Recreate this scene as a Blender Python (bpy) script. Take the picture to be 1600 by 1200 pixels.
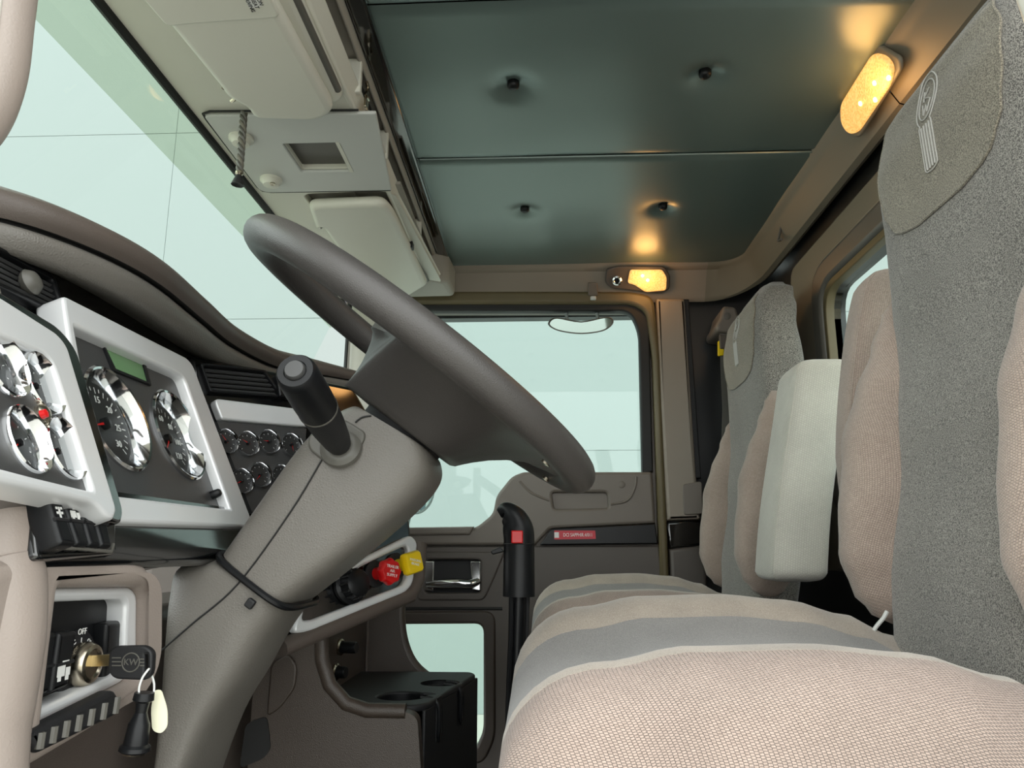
import bpy, bmesh, math, random
from mathutils import Vector, Matrix
random.seed(7)
D = bpy.data; SC = bpy.context.scene; COL = SC.collection
for o in list(D.objects): D.objects.remove(o)

# ------------------------------------------------------------------ camera
CZ = 0.75; F = 1200.0
TH = math.atan(262/F); PS = math.radians(2.35)
cam = D.cameras.new('camera'); cam.sensor_width = 36; cam.lens = F/1600*36; cam.clip_start = 0.02
cam_o = D.objects.new('camera', cam); COL.objects.link(cam_o)
cam_o.location = (0, 0, CZ); cam_o.rotation_euler = (math.pi/2+TH, 0, PS)
SC.camera = cam_o

# ------------------------------------------------------------------ sky and exposure
w = D.worlds.new('sky'); SC.world = w; w.use_nodes = True
bg = w.node_tree.nodes['Background']; bg.inputs[0].default_value = (0.965, 1.0, 0.985, 1); bg.inputs[1].default_value = 1.0
SC.view_settings.view_transform = 'Standard'; SC.view_settings.look = 'None'
SC.view_settings.gamma = 1; SC.view_settings.use_curve_mapping = False
SC.view_settings.exposure = 1.8
try:
    SC.cycles.max_bounces = 10; SC.cycles.diffuse_bounces = 6; SC.cycles.transparent_max_bounces = 16
except Exception: pass

# ------------------------------------------------------------------ measuring: a photo pixel and a plane give a point of the cab
_r = Vector((math.cos(PS), math.sin(PS), 0))
_f = Vector((-math.sin(PS)*math.cos(TH), math.cos(PS)*math.cos(TH), math.sin(TH)))
_u = Vector((math.sin(PS)*math.sin(TH), -math.cos(PS)*math.sin(TH), math.cos(TH)))
CAM = Vector((0, 0, CZ))
def ray(px, py): return _f + _r*((px-800)/F) + _u*((600-py)/F)
def pY(px, py, Y): d = ray(px, py); return CAM + d*(Y/d.y)
def pX(px, py, X): d = ray(px, py); return CAM + d*(X/d.x)
def pZ(px, py, dz): d = ray(px, py); return CAM + d*(dz/d.z)
def W(x, y, dz): return Vector((x, y, CZ+dz))
class PL:
    def __init__(s, o, e1, n):
        s.o = Vector(o); s.n = Vector(n).normalized(); e1 = Vector(e1)
        s.e1 = (e1 - s.n*e1.dot(s.n)).normalized(); s.e2 = s.n.cross(s.e1)
    def h(s, px, py):
        d = ray(px, py); return CAM + d*((s.o-CAM).dot(s.n)/d.dot(s.n))
    def ab(s, px, py, c=0):
        d = ray(px, py); p = CAM + d*((s.o+s.n*c-CAM).dot(s.n)/d.dot(s.n)) - s.o
        return (p.dot(s.e1), p.dot(s.e2))
    def w(s, a, b, c=0): return s.o + s.e1*a + s.e2*b + s.n*c
    def at(s, px, py, c=0): return s.w(*s.ab(px, py, c), c)
    def M(s):
        m = Matrix.Identity(4)
        for i in range(3): m[i][0] = s.e1[i]; m[i][1] = s.e2[i]; m[i][2] = s.n[i]; m[i][3] = s.o[i]
        return m

# ------------------------------------------------------------------ materials
def lin(c):
    r = []
    for v in c[:3]:
        v /= 255.0; r.append(v/12.92 if v <= 0.04045 else ((v+0.055)/1.055)**2.4)
    return (*r, 1)
def mat(name, rgb, rough=0.5, metal=0.0, bump=0.0, bscale=400, vary=0.0, vscale=8, spec=0.5, kind='noise', coat=0.0):
    m = D.materials.new(name); m.use_nodes = True; nt = m.node_tree; b = nt.nodes['Principled BSDF']
    c = lin(rgb); b.inputs['Base Color'].default_value = c; b.inputs['Roughness'].default_value = rough
    b.inputs['Metallic'].default_value = metal; b.inputs['Specular IOR Level'].default_value = spec
    if coat: b.inputs['Coat Weight'].default_value = coat; b.inputs['Coat Roughness'].default_value = 0.08
    tc = nt.nodes.new('ShaderNodeTexCoord')
    if vary:
        n = nt.nodes.new('ShaderNodeTexNoise'); n.inputs['Scale'].default_value = vscale; n.inputs['Detail'].default_value = 5
        nt.links.new(tc.outputs['Object'], n.inputs['Vector'])
        mx = nt.nodes.new('ShaderNodeMix'); mx.data_type = 'RGBA'
        mx.inputs[6].default_value = tuple(max(0, v*(1-vary)) for v in c[:3])+(1,)
        mx.inputs[7].default_value = tuple(min(1, v*(1+vary)) for v in c[:3])+(1,)
        nt.links.new(n.outputs['Fac'], mx.inputs[0]); nt.links.new(mx.outputs[2], b.inputs['Base Color'])
    if bump:
        bp = nt.nodes.new('ShaderNodeBump'); bp.inputs['Strength'].default_value = bump; bp.inputs['Distance'].default_value = 0.001
        if kind == 'leather':
            t = nt.nodes.new('ShaderNodeTexVoronoi'); t.inputs['Scale'].default_value = bscale; t.feature = 'DISTANCE_TO_EDGE'
            nt.links.new(tc.outputs['Object'], t.inputs['Vector']); nt.links.new(t.outputs['Distance'], bp.inputs['Height'])
        else:
            t = nt.nodes.new('ShaderNodeTexNoise'); t.inputs['Scale'].default_value = bscale; t.inputs['Detail'].default_value = 3
            nt.links.new(tc.outputs['Object'], t.inputs['Vector']); nt.links.new(t.outputs['Fac'], bp.inputs['Height'])
        nt.links.new(bp.outputs[0], b.inputs['Normal'])
    return m
def fabric(name, rgb, rgb2, cell=(0.0042, 0.0026), speck=0.25, strength=0.6, knit=True, nsc=900, vlo=0.9):
    """woven seat cloth: knit columns from a brick pattern on metric UVs, speckled yarn, fine relief"""
    m = D.materials.new(name); m.use_nodes = True; nt = m.node_tree; b = nt.nodes['Principled BSDF']
    b.inputs['Roughness'].default_value = 0.95; b.inputs['Specular IOR Level'].default_value = 0.15
    b.inputs['Sheen Weight'].default_value = 0.35; b.inputs['Sheen Roughness'].default_value = 0.5
    uv = nt.nodes.new('ShaderNodeUVMap'); tc = nt.nodes.new('ShaderNodeTexCoord')
    c1, c2 = lin(rgb), lin(rgb2)
    n = nt.nodes.new('ShaderNodeTexNoise'); n.inputs['Scale'].default_value = nsc; n.inputs['Detail'].default_value = 2
    nt.links.new(tc.outputs['Object'], n.inputs['Vector'])
    big = nt.nodes.new('ShaderNodeTexNoise'); big.inputs['Scale'].default_value = 9; big.inputs['Detail'].default_value = 4
    nt.links.new(tc.outputs['Object'], big.inputs['Vector'])
    rp = nt.nodes.new('ShaderNodeMapRange'); rp.inputs[1].default_value = 0.35; rp.inputs[2].default_value = 0.65
    rp.inputs[3].default_value = 0.5-speck*2; rp.inputs[4].default_value = 0.5+speck*2; rp.clamp = False
    nt.links.new(n.outputs['Fac'], rp.inputs[0])
    mx = nt.nodes.new('ShaderNodeMix'); mx.data_type = 'RGBA'; mx.inputs[6].default_value = c2; mx.inputs[7].default_value = c1
    bp = nt.nodes.new('ShaderNodeBump'); bp.inputs['Strength'].default_value = strength; bp.inputs['Distance'].default_value = 0.0012
    src = rp.outputs[0]
    if knit:
        br = nt.nodes.new('ShaderNodeTexBrick'); br.offset = 0.5
        br.inputs['Scale'].default_value = 1.0; br.inputs['Brick Width'].default_value = cell[1]; br.inputs['Row Height'].default_value = cell[0]
        br.inputs['Mortar Size'].default_value = cell[1]*0.17; br.inputs['Mortar Smooth'].default_value = 1.0
        br.inputs['Color1'].default_value = (1, 1, 1, 1); br.inputs['Color2'].default_value = (0.75, 0.75, 0.75, 1); br.inputs['Mortar'].default_value = (0, 0, 0, 1)
        nt.links.new(uv.outputs[0], br.inputs['Vector'])
        mu = nt.nodes.new('ShaderNodeMath'); mu.operation = 'MULTIPLY_ADD'; mu.inputs[1].default_value = 0.62
        ad = nt.nodes.new('ShaderNodeMath'); ad.operation = 'MULTIPLY'; ad.inputs[1].default_value = 0.42
        nt.links.new(rp.outputs[0], ad.inputs[0]); nt.links.new(br.outputs['Color'], mu.inputs[0]); nt.links.new(ad.outputs[0], mu.inputs[2])
        src = mu.outputs[0]
        nt.links.new(br.outputs['Color'], bp.inputs['Height'])
    else:
        nt.links.new(n.outputs['Fac'], bp.inputs['Height'])
    nt.links.new(src, mx.inputs[0])
    hs = nt.nodes.new('ShaderNodeHueSaturation'); hr = nt.nodes.new('ShaderNodeMapRange')
    hr.inputs[1].default_value = 0.3; hr.inputs[2].default_value = 0.7; hr.inputs[3].default_value = vlo; hr.inputs[4].default_value = 1.08
    nt.links.new(big.outputs['Fac'], hr.inputs[0]); nt.links.new(hr.outputs[0], hs.inputs['Value'])
    nt.links.new(mx.outputs[2], hs.inputs['Color']); nt.links.new(hs.outputs[0], b.inputs['Base Color'])
    nt.links.new(bp.outputs[0], b.inputs['Normal'])
    return m
def glass(name, rgb, gloss=0.05, rough=0.0):
    m = D.materials.new(name); m.use_nodes = True; nt = m.node_tree
    for n in list(nt.nodes):
        if n.type != 'OUTPUT_MATERIAL': nt.nodes.remove(n)
    out = [n for n in nt.nodes if n.type == 'OUTPUT_MATERIAL'][0]
    t = nt.nodes.new('ShaderNodeBsdfTransparent'); t.inputs[0].default_value = lin(rgb)
    g = nt.nodes.new('ShaderNodeBsdfGlossy'); g.inputs['Roughness'].default_value = rough
    mx = nt.nodes.new('ShaderNodeMixShader'); mx.inputs[0].default_value = gloss
    nt.links.new(t.outputs[0], mx.inputs[1]); nt.links.new(g.outputs[0], mx.inputs[2]); nt.links.new(mx.outputs[0], out.inputs[0])
    return m
def emit(name, rgb, s):
    m = D.materials.new(name); m.use_nodes = True; b = m.node_tree.nodes['Principled BSDF']
    b.inputs['Base Color'].default_value = lin(rgb); b.inputs['Emission Color'].default_value = lin(rgb); b.inputs['Emission Strength'].default_value = s
    b.inputs['Roughness'].default_value = 0.3
    return m
def lit_lens(name, c1, c2, s):
    m = emit(name, c1, s); nt = m.node_tree; b = nt.nodes['Principled BSDF']
    tc = nt.nodes.new('ShaderNodeTexCoord'); v = nt.nodes.new('ShaderNodeTexVoronoi'); v.inputs['Scale'].default_value = 190
    mx = nt.nodes.new('ShaderNodeMix'); mx.data_type = 'RGBA'; mx.inputs[6].default_value = lin(c2); mx.inputs[7].default_value = lin(c1)
    mp = nt.nodes.new('ShaderNodeMapRange'); mp.inputs[2].default_value = .75
    bp = nt.nodes.new('ShaderNodeBump'); bp.inputs['Strength'].default_value = .8; bp.inputs['Distance'].default_value = .002
    nt.links.new(tc.outputs['Object'], v.inputs['Vector']); nt.links.new(v.outputs['Distance'], mp.inputs[0]); nt.links.new(mp.outputs[0], mx.inputs[0])
    nt.links.new(mx.outputs[2], b.inputs['Emission Color']); nt.links.new(v.outputs['Distance'], bp.inputs['Height']); nt.links.new(bp.outputs[0], b.inputs['Normal'])
    b.inputs['Base Color'].default_value = lin((190, 150, 105))
    return m

M = {}
M['header'] = mat('warm grey header trim', (140, 130, 118), 0.5, bump=0.12, bscale=600, vary=0.04)
M['rail'] = mat('grey olive trim', (122, 116, 102), 0.45, bump=0.1, bscale=500, vary=0.03)
M['taupe'] = mat('taupe vinyl', (110, 106, 100), 0.42, bump=0.55, bscale=300, kind='leather', vary=0.06)
M['taupe_dark'] = mat('dark taupe vinyl', (88, 79, 73), 0.45, bump=0.35, bscale=520, kind='leather', vary=0.06)
M['brown'] = mat('brown moulded plastic', (64, 55, 48), 0.42, bump=0.5, bscale=420, kind='leather', vary=0.06)
M['door_grey'] = mat('door grey brown plastic', (112, 104, 96), 0.5, bump=0.15, bscale=600, vary=0.04)
M['door_dark'] = mat('door dark plastic', (84, 77, 72), 0.5, bump=0.15, bscale=600, vary=0.04)
M['beige'] = mat('beige trim', (160, 155, 145), 0.5, bump=0.1, bscale=500, vary=0.03)
M['beige_light'] = mat('light beige plastic', (216, 214, 202), 0.4, bump=0.08, bscale=500, vary=0.03)
M['beige_warm'] = mat('warm beige vinyl', (154, 142, 134), 0.45, bump=0.25, bscale=300, kind='leather', vary=0.05)
M['panel_grey'] = mat('pale grey plastic', (200, 201, 197), 0.4, bump=0.05, vary=0.02)
M['olive'] = mat('olive brown seal', (98, 88, 62), 0.5, vary=0.1)
M['seal'] = mat('black rubber seal', (22, 22, 22), 0.6, bump=0.1)
M['gasket'] = mat('grey rubber gasket', (92, 90, 84), 0.4)
M['black'] = mat('black plastic', (20, 21, 23), 0.38, bump=0.05, bscale=700, spec=.3)
M['black_matte'] = mat('matte black plastic', (24, 24, 26), 0.6, bump=0.15, bscale=700)
M['black_gloss'] = mat('glossy black fascia', (13, 15, 17), 0.08, spec=0.8, coat=0.6)
M['vinyl_black'] = mat('black padded vinyl', (22, 24, 25), 0.36, bump=0.12, bscale=300, kind='leather', spec=0.6)
M['ceil'] = mat('dark teal padded vinyl', (108, 124, 121), 0.32, metal=.35, bump=0.06, bscale=350, spec=1.0)
M['leather'] = mat('steering wheel leather', (66, 63, 61), 0.42, bump=0.35, bscale=420, kind='leather')
M['silver'] = mat('satin silver', (228, 229, 230), 0.36, metal=0.3, vary=0.03)
M['chrome'] = mat('chrome', (230, 231, 233), 0.09, metal=1.0)
M['steel'] = mat('brushed nickel', (190, 180, 162), 0.25, metal=1.0)
M['brass'] = mat('brass key blade', (205, 185, 140), 0.3, metal=1.0)
M['gauge_face'] = mat('gauge face', (38, 38, 38), 0.5)
M['graphite'] = mat('graphite panel', (62, 62, 62), 0.42, bump=0.08, bscale=900)
M['red'] = mat('red plastic', (205, 22, 24), 0.3)
M['yellow'] = mat('yellow plastic', (240, 205, 20), 0.35)
M['white'] = mat('white print', (225, 225, 222), 0.5)
M['tag'] = mat('cream key tag', (235, 232, 205), 0.5)
M['lcd'] = mat('green display', (104, 140, 98), 0.25)
M['floor'] = mat('black rubber mat', (26, 25, 24), 0.8, bump=0.3, bscale=200)
M['ground'] = mat('concrete yard', (172, 170, 162), 0.9, vary=0.12, vscale=0.7)
M['wall_panel'] = mat('white coated wall panel', (137, 145, 143), 0.5, vary=0.02, vscale=0.4)
M['joint'] = mat('panel joint', (134, 143, 141), 0.6)
M['body_white'] = mat('white painted body', (226, 226, 220), 0.45, vary=0.05)
M['body_grey'] = mat('blue grey sheet', (120, 132, 138), 0.5, vary=0.06)
M['rust'] = mat('rust streak', (150, 112, 80), 0.8, vary=0.3, vscale=40)
M['cloth_beige'] = fabric('beige ribbed seat cloth', (192, 172, 160), (92, 77, 70), cell=(0.0041, 0.0024), speck=.12, strength=.9)
M['cloth_beige_s'] = fabric('beige ribbed bolster cloth', (186, 168, 155), (104, 90, 82), cell=(0.0036, 0.0030), speck=0.2)
M['cloth_beige_v'] = fabric('beige velour', (192, 180, 166), (150, 137, 124), knit=False, speck=0.2, strength=0.2, vlo=.72)
M['cloth_grey'] = fabric('charcoal seat cloth', (150, 146, 138), (72, 69, 66), knit=False, speck=0.36, strength=0.6, nsc=640)
M['cloth_grey_l'] = fabric('light grey velour', (150, 147, 143), (116, 113, 112), knit=False, speck=0.3, strength=0.3)
M['cloth_patch'] = fabric('olive grey headrest velour', (150, 143, 127), (90, 84, 74), knit=False, speck=0.35, strength=0.4, nsc=600)
M['cloth_arm'] = fabric('pale armrest cloth', (202, 199, 188), (165, 160, 150), cell=(0.005, 0.005), speck=0.2, strength=0.4)
M['thread'] = mat('silver thread', (178, 176, 170), 0.7)
M['lens'] = lit_lens('lit amber lens', (255, 196, 110), (238, 150, 62), .30)
M['bulb'] = emit('lamp bulb', (255, 205, 110), 3.5)
M['glass_wind'] = glass('windscreen glass', (240, 250, 247), 0.02)
M['glass_band'] = glass('green sun band', (214, 221, 205), 0.02)
M['glass_door'] = glass('door glass', (245, 253, 251), 0.02)
M['glass_low'] = glass('lower door glass', (244, 254, 250), 0.02)
M['glass_rear'] = glass('rear glass', (246, 252, 250), 0.02)
M['glass_gauge'] = glass('gauge glass', (240, 242, 242), 0.05)
M['mirror'] = mat('mirror glass', (178, 196, 195), 0.03, metal=1.0)

# ------------------------------------------------------------------ object helpers
def tag(o, label=None, cat=None, group=None, kind=None):
    if label: o['label'] = label
    if cat: o['category'] = cat
    if group: o['group'] = group
    if kind: o['kind'] = kind
    return o
def thing(name, loc, label=None, cat=None, group=None, kind=None):
    o = D.objects.new(name, None); COL.objects.link(o); o.location = loc; o.empty_display_size = 0.05
    return tag(o, label, cat, group, kind)
def world_inv(p):
    m = Matrix.Identity(4); chain = []
    while p: chain.append(p); p = p.parent
    for q in reversed(chain):
        m = m @ q.matrix_parent_inverse @ q.matrix_basis if q.parent else m @ q.matrix_basis
    return m.inverted()
def link(name, me, material, parent=None, smooth=True, bevel=0, subsurf=0, angle=40):
    """links a mesh given in cab coordinates; its origin goes to the middle of its base"""
    xs = [v.co for v in me.vertices]
    lo = Vector([min(c[i] for c in xs) for i in range(3)]); hi = Vector([max(c[i] for c in xs) for i in range(3)])
    org = Vector(((lo.x+hi.x)/2, (lo.y+hi.y)/2, lo.z))
    me.transform(Matrix.Translation(-org))
    o = D.objects.new(name, me); COL.objects.link(o); o.location = org
    mm = M[material] if isinstance(material, str) else material
    me.materials.clear(); me.materials.append(mm)
    if smooth:
        for p in me.polygons: p.use_smooth = True
        try: me.set_sharp_from_angle(angle=math.radians(angle))
        except Exception: pass
    if bevel:
        b = o.modifiers.new('bevel', 'BEVEL'); b.width = bevel; b.segments = 3; b.limit_method = 'ANGLE'; b.angle_limit = math.radians(35)
        b.harden_normals = False
    if subsurf:
        s = o.modifiers.new('subsurf', 'SUBSURF'); s.levels = subsurf; s.render_levels = subsurf
    if parent:
        o.parent = parent; o.matrix_parent_inverse = world_inv(parent)
    return o
def mesh(vs, fs):
    me = D.meshes.new('m'); me.from_pydata([tuple(v) for v in vs], [], fs)
    bm = bmesh.new(); bm.from_mesh(me); bmesh.ops.recalc_face_normals(bm, faces=bm.faces); bm.to_mesh(me); bm.free()
    return me
def box(c, s, rot=None):
    vs = []
    for x in (-.5, .5):
        for y in (-.5, .5):
            for z in (-.5, .5):
                v = Vector((x*s[0], y*s[1], z*s[2])); vs.append((rot @ v if rot else v)+Vector(c))
    return mesh(vs, [(0,1,3,2),(4,6,7,5),(0,4,5,1),(2,3,7,6),(0,2,6,4),(1,5,7,3)])
def grid(rows, close_i=False, close_j=False, cap=False, uv=True):
    n, m = len(rows), len(rows[0]); vs = [v for r in rows for v in r]; fs = []; uvs = []
    # metric uv by arc length
    U = [[0.0]*(m+1) for _ in range(n)]; Vv = [[0.0]*(m+1) for _ in range(n+1)]
    for i in range(n):
        for j in range(1, m+1): U[i][j] = U[i][j-1]+(Vector(rows[i][j % m])-Vector(rows[i][j-1])).length
    for j in range(m):
        for i in range(1, n): Vv[i][j] = Vv[i-1][j]+(Vector(rows[i][j])-Vector(rows[i-1][j])).length
    for i in range(n): Vv[i][m] = Vv[i][0]
    mid = [U[i][m//2] for i in range(n)]
    for i in range(n if close_i else n-1):
        for j in range(m if close_j else m-1):
            a, b = i, (i+1) % n; c, d = j, (j+1) % m
            fs.append((a*m+c, a*m+d, b*m+d, b*m+c))
            uvs.append(((Vv[a][c], U[a][c]-mid[a]), (Vv[a][j+1], U[a][j+1]-mid[a]), (Vv[b][j+1], U[b][j+1]-mid[b]), (Vv[b][c], U[b][c]-mid[b])))
    if cap and close_j:
        fs.append(tuple(range(m))[::-1]); uvs.append([(0, 0)]*m)
        fs.append(tuple((n-1)*m+j for j in range(m))); uvs.append([(0, 0)]*m)
    me = D.meshes.new('m'); me.from_pydata([tuple(v) for v in vs], [], fs)
    if uv:
        l = me.uv_layers.new(name='UVMap')
        for p, q in zip(me.polygons, uvs):
            for k, li in enumerate(p.loop_indices): l.data[li].uv = q[k]
    bm = bmesh.new(); bm.from_mesh(me); bmesh.ops.remove_doubles(bm, verts=bm.verts, dist=1e-6)
    bmesh.ops.recalc_face_normals(bm, faces=bm.faces); bm.to_mesh(me); bm.free()
    return me
def cr(pts, n=8, closed=False):
    """Catmull-Rom through points (any dimension)"""
    P = [Vector(p) for p in pts]; out = []; N = len(P)
    segs = N if closed else N-1
    for i in range(segs):
        if closed: p0, p1, p2, p3 = P[i-1], P[i], P[(i+1) % N], P[(i+2) % N]
        else: p0, p1, p2, p3 = P[max(i-1, 0)], P[i], P[i+1], P[min(i+2, N-1)]
        for k in range(n):
            t = k/n
            out.append(0.5*((2*p1)+(p2-p0)*t+(2*p0-5*p1+4*p2-p3)*t*t+(3*p1-p0-3*p2+p3)*t**3))
    if not closed: out.append(P[-1])
    return out
def tube(path, r, n=10, closed=False, cap=True, flat=1.0, up=None):
    P = [Vector(p) for p in path]; rows = []; N = len(P); prev = None
    for i, p in enumerate(P):
        t = (P[(i+1) % N]-P[i-1]) if closed else (P[min(i+1, N-1)]-P[max(i-1, 0)])
        if t.length < 1e-9: t = Vector((0, 0, 1))
        t.normalize()
        if prev is None:
            a = Vector(up) if up else (Vector((0, 0, 1)) if abs(t.z) < .9 else Vector((1, 0, 0)))
        else: a = prev
        a = (a - t*a.dot(t)).normalized(); prev = a; b = t.cross(a)
        rr = r[i] if isinstance(r, (list, tuple)) else r
        rows.append([p+(a*math.cos(2*math.pi*k/n)*rr*flat+b*math.sin(2*math.pi*k/n)*rr) for k in range(n)])
    return grid(rows, close_i=closed, close_j=True, cap=cap and not closed)
def lathe(o, axis, prof, n=28, cap=True):
    """profile [(radius, height along axis)]"""
    o = Vector(o); z = Vector(axis).normalized(); a = Vector((0, 0, 1)) if abs(z.z) < .9 else Vector((1, 0, 0))
    x = (a-z*a.dot(z)).normalized(); y = z.cross(x)
    rows = [[o+z*h+(x*math.cos(2*math.pi*k/n)+y*math.sin(2*math.pi*k/n))*max(r, 1e-5) for k in range(n)] for r, h in prof]
    return grid(rows, close_j=True, cap=cap)
def rounded(pts, r=0.01, seg=5):
    P = [Vector(p[:2]) for p in pts]; out = []; N = len(P)
    for i in range(N):
        a, b, c = P[i-1], P[i], P[(i+1) % N]; u = a-b; v = c-b
        rr = min(r[i] if isinstance(r, (list, tuple)) else r, u.length*.48, v.length*.48)
        if rr < 1e-6: out.append(b); continue
        p, q = b+u.normalized()*rr, b+v.normalized()*rr
        for k in range(seg+1):
            t = k/seg; out.append(p*(1-t)**2+b*2*t*(1-t)+q*t*t)
    return out
def plate(pl, outer, c0, c1, holes=(), bevel=0.0, res=2):
    """flat slab on a plane, outline (and holes) in plane coordinates, soft edges"""
    cu = D.curves.new('c', 'CURVE'); cu.dimensions = '2D'; cu.fill_mode = 'BOTH'
    bevel = min(bevel, (c1-c0)*.49)
    cu.extrude = max((c1-c0)/2-bevel, 1e-5); cu.bevel_depth = bevel; cu.offset = -bevel; cu.bevel_resolution = res
    for loop in [outer]+list(holes):
        s = cu.splines.new('POLY'); s.points.add(len(loop)-1); s.use_cyclic_u = True
        for k, p in enumerate(loop): s.points[k].co = (p[0], p[1], 0, 1)
    ob = D.objects.new('c', cu); me = D.meshes.new_from_object(ob); D.objects.remove(ob); D.curves.remove(cu)
    me.transform(pl.M() @ Matrix.Translation((0, 0, (c0+c1)/2)))
    return me
def pp(pl, pts, r=0.0, c=0, seg=5):
    q = [pl.ab(x, y, c) for x, y in pts]
    return rounded(q, r, seg) if r else [Vector(p) for p in q]
def join(meshes):
    bm = bmesh.new()
    for me in meshes: bm.from_mesh(me); D.meshes.remove(me)
    me = D.meshes.new('m'); bm.to_mesh(me); bm.free(); return me
def text(pl, s, a, b, size, c=0.0, rot=0.0, depth=0.0003, sx=1.0, align='CENTER'):
    cu = D.curves.new('t', 'FONT'); cu.body = s; cu.size = size; cu.extrude = depth; cu.align_x = align; cu.align_y = 'CENTER'; cu.resolution_u = 2
    ob = D.objects.new('t', cu); me = D.meshes.new_from_object(ob); D.objects.remove(ob); D.curves.remove(cu)
    me.transform(pl.M() @ Matrix.Translation((a, b, c)) @ Matrix.Rotation(rot, 4, 'Z') @ Matrix.Diagonal((sx, 1, 1, 1)))
    return me
def interp(tab, x):
    if x <= tab[0][0]: return tab[0][1]
    for (a, p), (b, q) in zip(tab, tab[1:]):
        if x <= b:
            t = (x-a)/(b-a); t = t*t*(3-2*t); return p+(q-p)*t
    return tab[-1][1]
EX, EY, EZ = Vector((1,0,0)), Vector((0,1,0)), Vector((0,0,1))

# ================================================================== OUTSIDE
ZG = -1.75
gr = link('ground', mesh([W(-40,-25,ZG), W(30,-25,ZG), W(30,30,ZG), W(-40,30,ZG)], [(0,1,2,3)]), 'ground'); tag(gr, kind='structure')
YW = 9.0
wall = thing('wall_outside', W(-6, YW+.1, ZG), kind='structure')
link('wall_core', box(W(-6, YW+.07, ZG+5.2), (34, .12, 10.4)), 'joint', wall, smooth=False)
rowz = [ZG] + [pY(500, y, YW).z-CZ for y in (915, 706, 497, 203)] + [10.3]
colx = [-22.8+6*k for k in range(6)]
for z0, z1 in zip(rowz, rowz[1:]):
    for x0 in colx:
        link('wall_panel', box(W(x0+3, YW+.008, (z0+z1)/2), (5.993, .010, z1-z0-.009)), 'wall_panel', wall, smooth=False)
# cargo body standing behind the cab, seen through the rear window
cb = thing('cargo_body', W(1.9, 3.4, ZG), 'white framed cargo body with blue grey front sheet behind rear window', 'truck body')
link('front_sheet', box(W(1.94, 2.6, .35), (.05, 2.75, 1.95)), 'body_grey', cb)
link('corner_post', box(W(1.9, 4.03, .15), (.16, .16, 2.5)), 'body_white', cb, bevel=.01)
link('corner_post', box(W(1.9, 1.2, .15), (.16, .16, 2.5)), 'body_white', cb, bevel=.01)
link('header_beam', box(W(1.9, 2.6, 1.36), (.14, 3.0, .12)), 'body_white', cb, bevel=.01)
link('sill_beam', box(W(1.9, 2.6, -.85), (.2, 3.0, .25)), 'body_white', cb, bevel=.01)
link('rust_streak', box(W(1.817, 4.0, .9), (.004, .03, .5)), 'rust', cb)
for k in range(2): link('leg', box(W(2.0, 1.3+2.6*k, -1.36), (.2, .15, .8)), 'body_white', cb)

# ================================================================== CAB SHELL
YD = 2.62           # inner face of the passenger door
ZC = .98            # padded ceiling above the camera
XR = .78            # rear wall
fl = link('floor', box(W(-.1, 1.55, -.765), (1.75, 2.2, .03)), 'floor'); tag(fl, kind='structure')
# --- rear wall with the window opening
PR = PL(W(XR, 1.5, .2), EY*-1, -EX)       # faces the dash; e1 runs towards the driver side
def prab(Y, dz): return ((1.5-Y), dz-.2)
wy0, wy1, wz0, wz1 = .95, 2.0, .18, .682
hole = rounded([prab(wy0, wz0), prab(wy1, wz0), prab(wy1, wz1), prab(wy0, wz1)], .075)
outer = [prab(.45, -.76), prab(2.66, -.76), prab(2.66, 1.0), prab(.45, 1.0)]
wr = thing('wall_rear', W(XR, 1.5, -.75), kind='structure')
link('wall_lining', plate(PR, outer, -.03, 0, [hole]), 'vinyl_black', wr)
def rr_loop(grow, r): return rounded([prab(wy0-grow, wz0-grow), prab(wy1+grow, wz0-grow), prab(wy1+grow, wz1+grow), prab(wy0-grow, wz1+grow)], r)
link('window_surround', plate(PR, rounded([prab(.7, -.05), prab(2.27, -.05), prab(2.27, .845), prab(.7, .845)], .06), 0, .02, [rr_loop(.085, .1)], bevel=.008), 'rail', wr)
wn = thing('window_1', W(XR, 1.47, .18), kind='structure')
link('gasket', plate(PR, rr_loop(.088, .12), -.005, .03, [rr_loop(.018, .08)], bevel=.014), 'gasket', wn)
link('frame', plate(PR, rr_loop(.02, .08), -.02, .022, [rr_loop(0, .075)], bevel=.003), 'olive', wn)
link('pane', plate(PR, hole, -.02, -.016), 'glass_rear', wn)

# --- ceiling: three padded panels with tufting buttons
ce = thing('ceiling', W(.17, 1.55, ZC), kind='structure')
link('roof_board', box(W(.1, 1.55, ZC+.05), (1.75, 2.2, .02)), 'vinyl_black', ce, smooth=False)
btn_px = [(802, 138), (1102, 121), (820, 331), (1036, 327)]
btns = [pZ(x, y, ZC) for x, y in btn_px]
btns += [Vector((b.x, b.y-.6, b.z)) for b in btns[:2]]
seamY = pZ(900, 246, ZC).y; topY = pZ(900, 2, ZC).y
x0c, x1c = -.315, .70
for ya, yb in ((.55, topY-.002), (topY+.002, seamY-.002), (seamY+.002, 2.56)):
    rows = []; NX, NY = 70, max(24, int((yb-ya)*60))
    for i in range(NY+1):
        y = ya+(yb-ya)*i/NY; r = []
        for j in range(NX+1):
            x = x0c+(x1c-x0c)*j/NX; z = ZC
            e = min(i, NY-i)/NY*(yb-ya); z += .006*math.exp(-(e/.008)**2)
            for b in btns:
                d2 = (x-b.x)**2+(y-b.y)**2; z += .018*math.exp(-d2/.0012)
            z += .0015*math.sin(x*9+y*7)*math.sin(y*11-x*3)
            r.append(W(x, y, z))
        rows.append(r)
    link('ceiling_panel', grid(rows), 'ceil', ce, angle=180)
for b in btns:
    link('button', lathe(b+Vector((0,0,.016)), (0,0,-1), [(.013,0),(.0135,.008),(.0125,.013),(.009,.016),(.004,.0175)]), 'black', ce)
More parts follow.
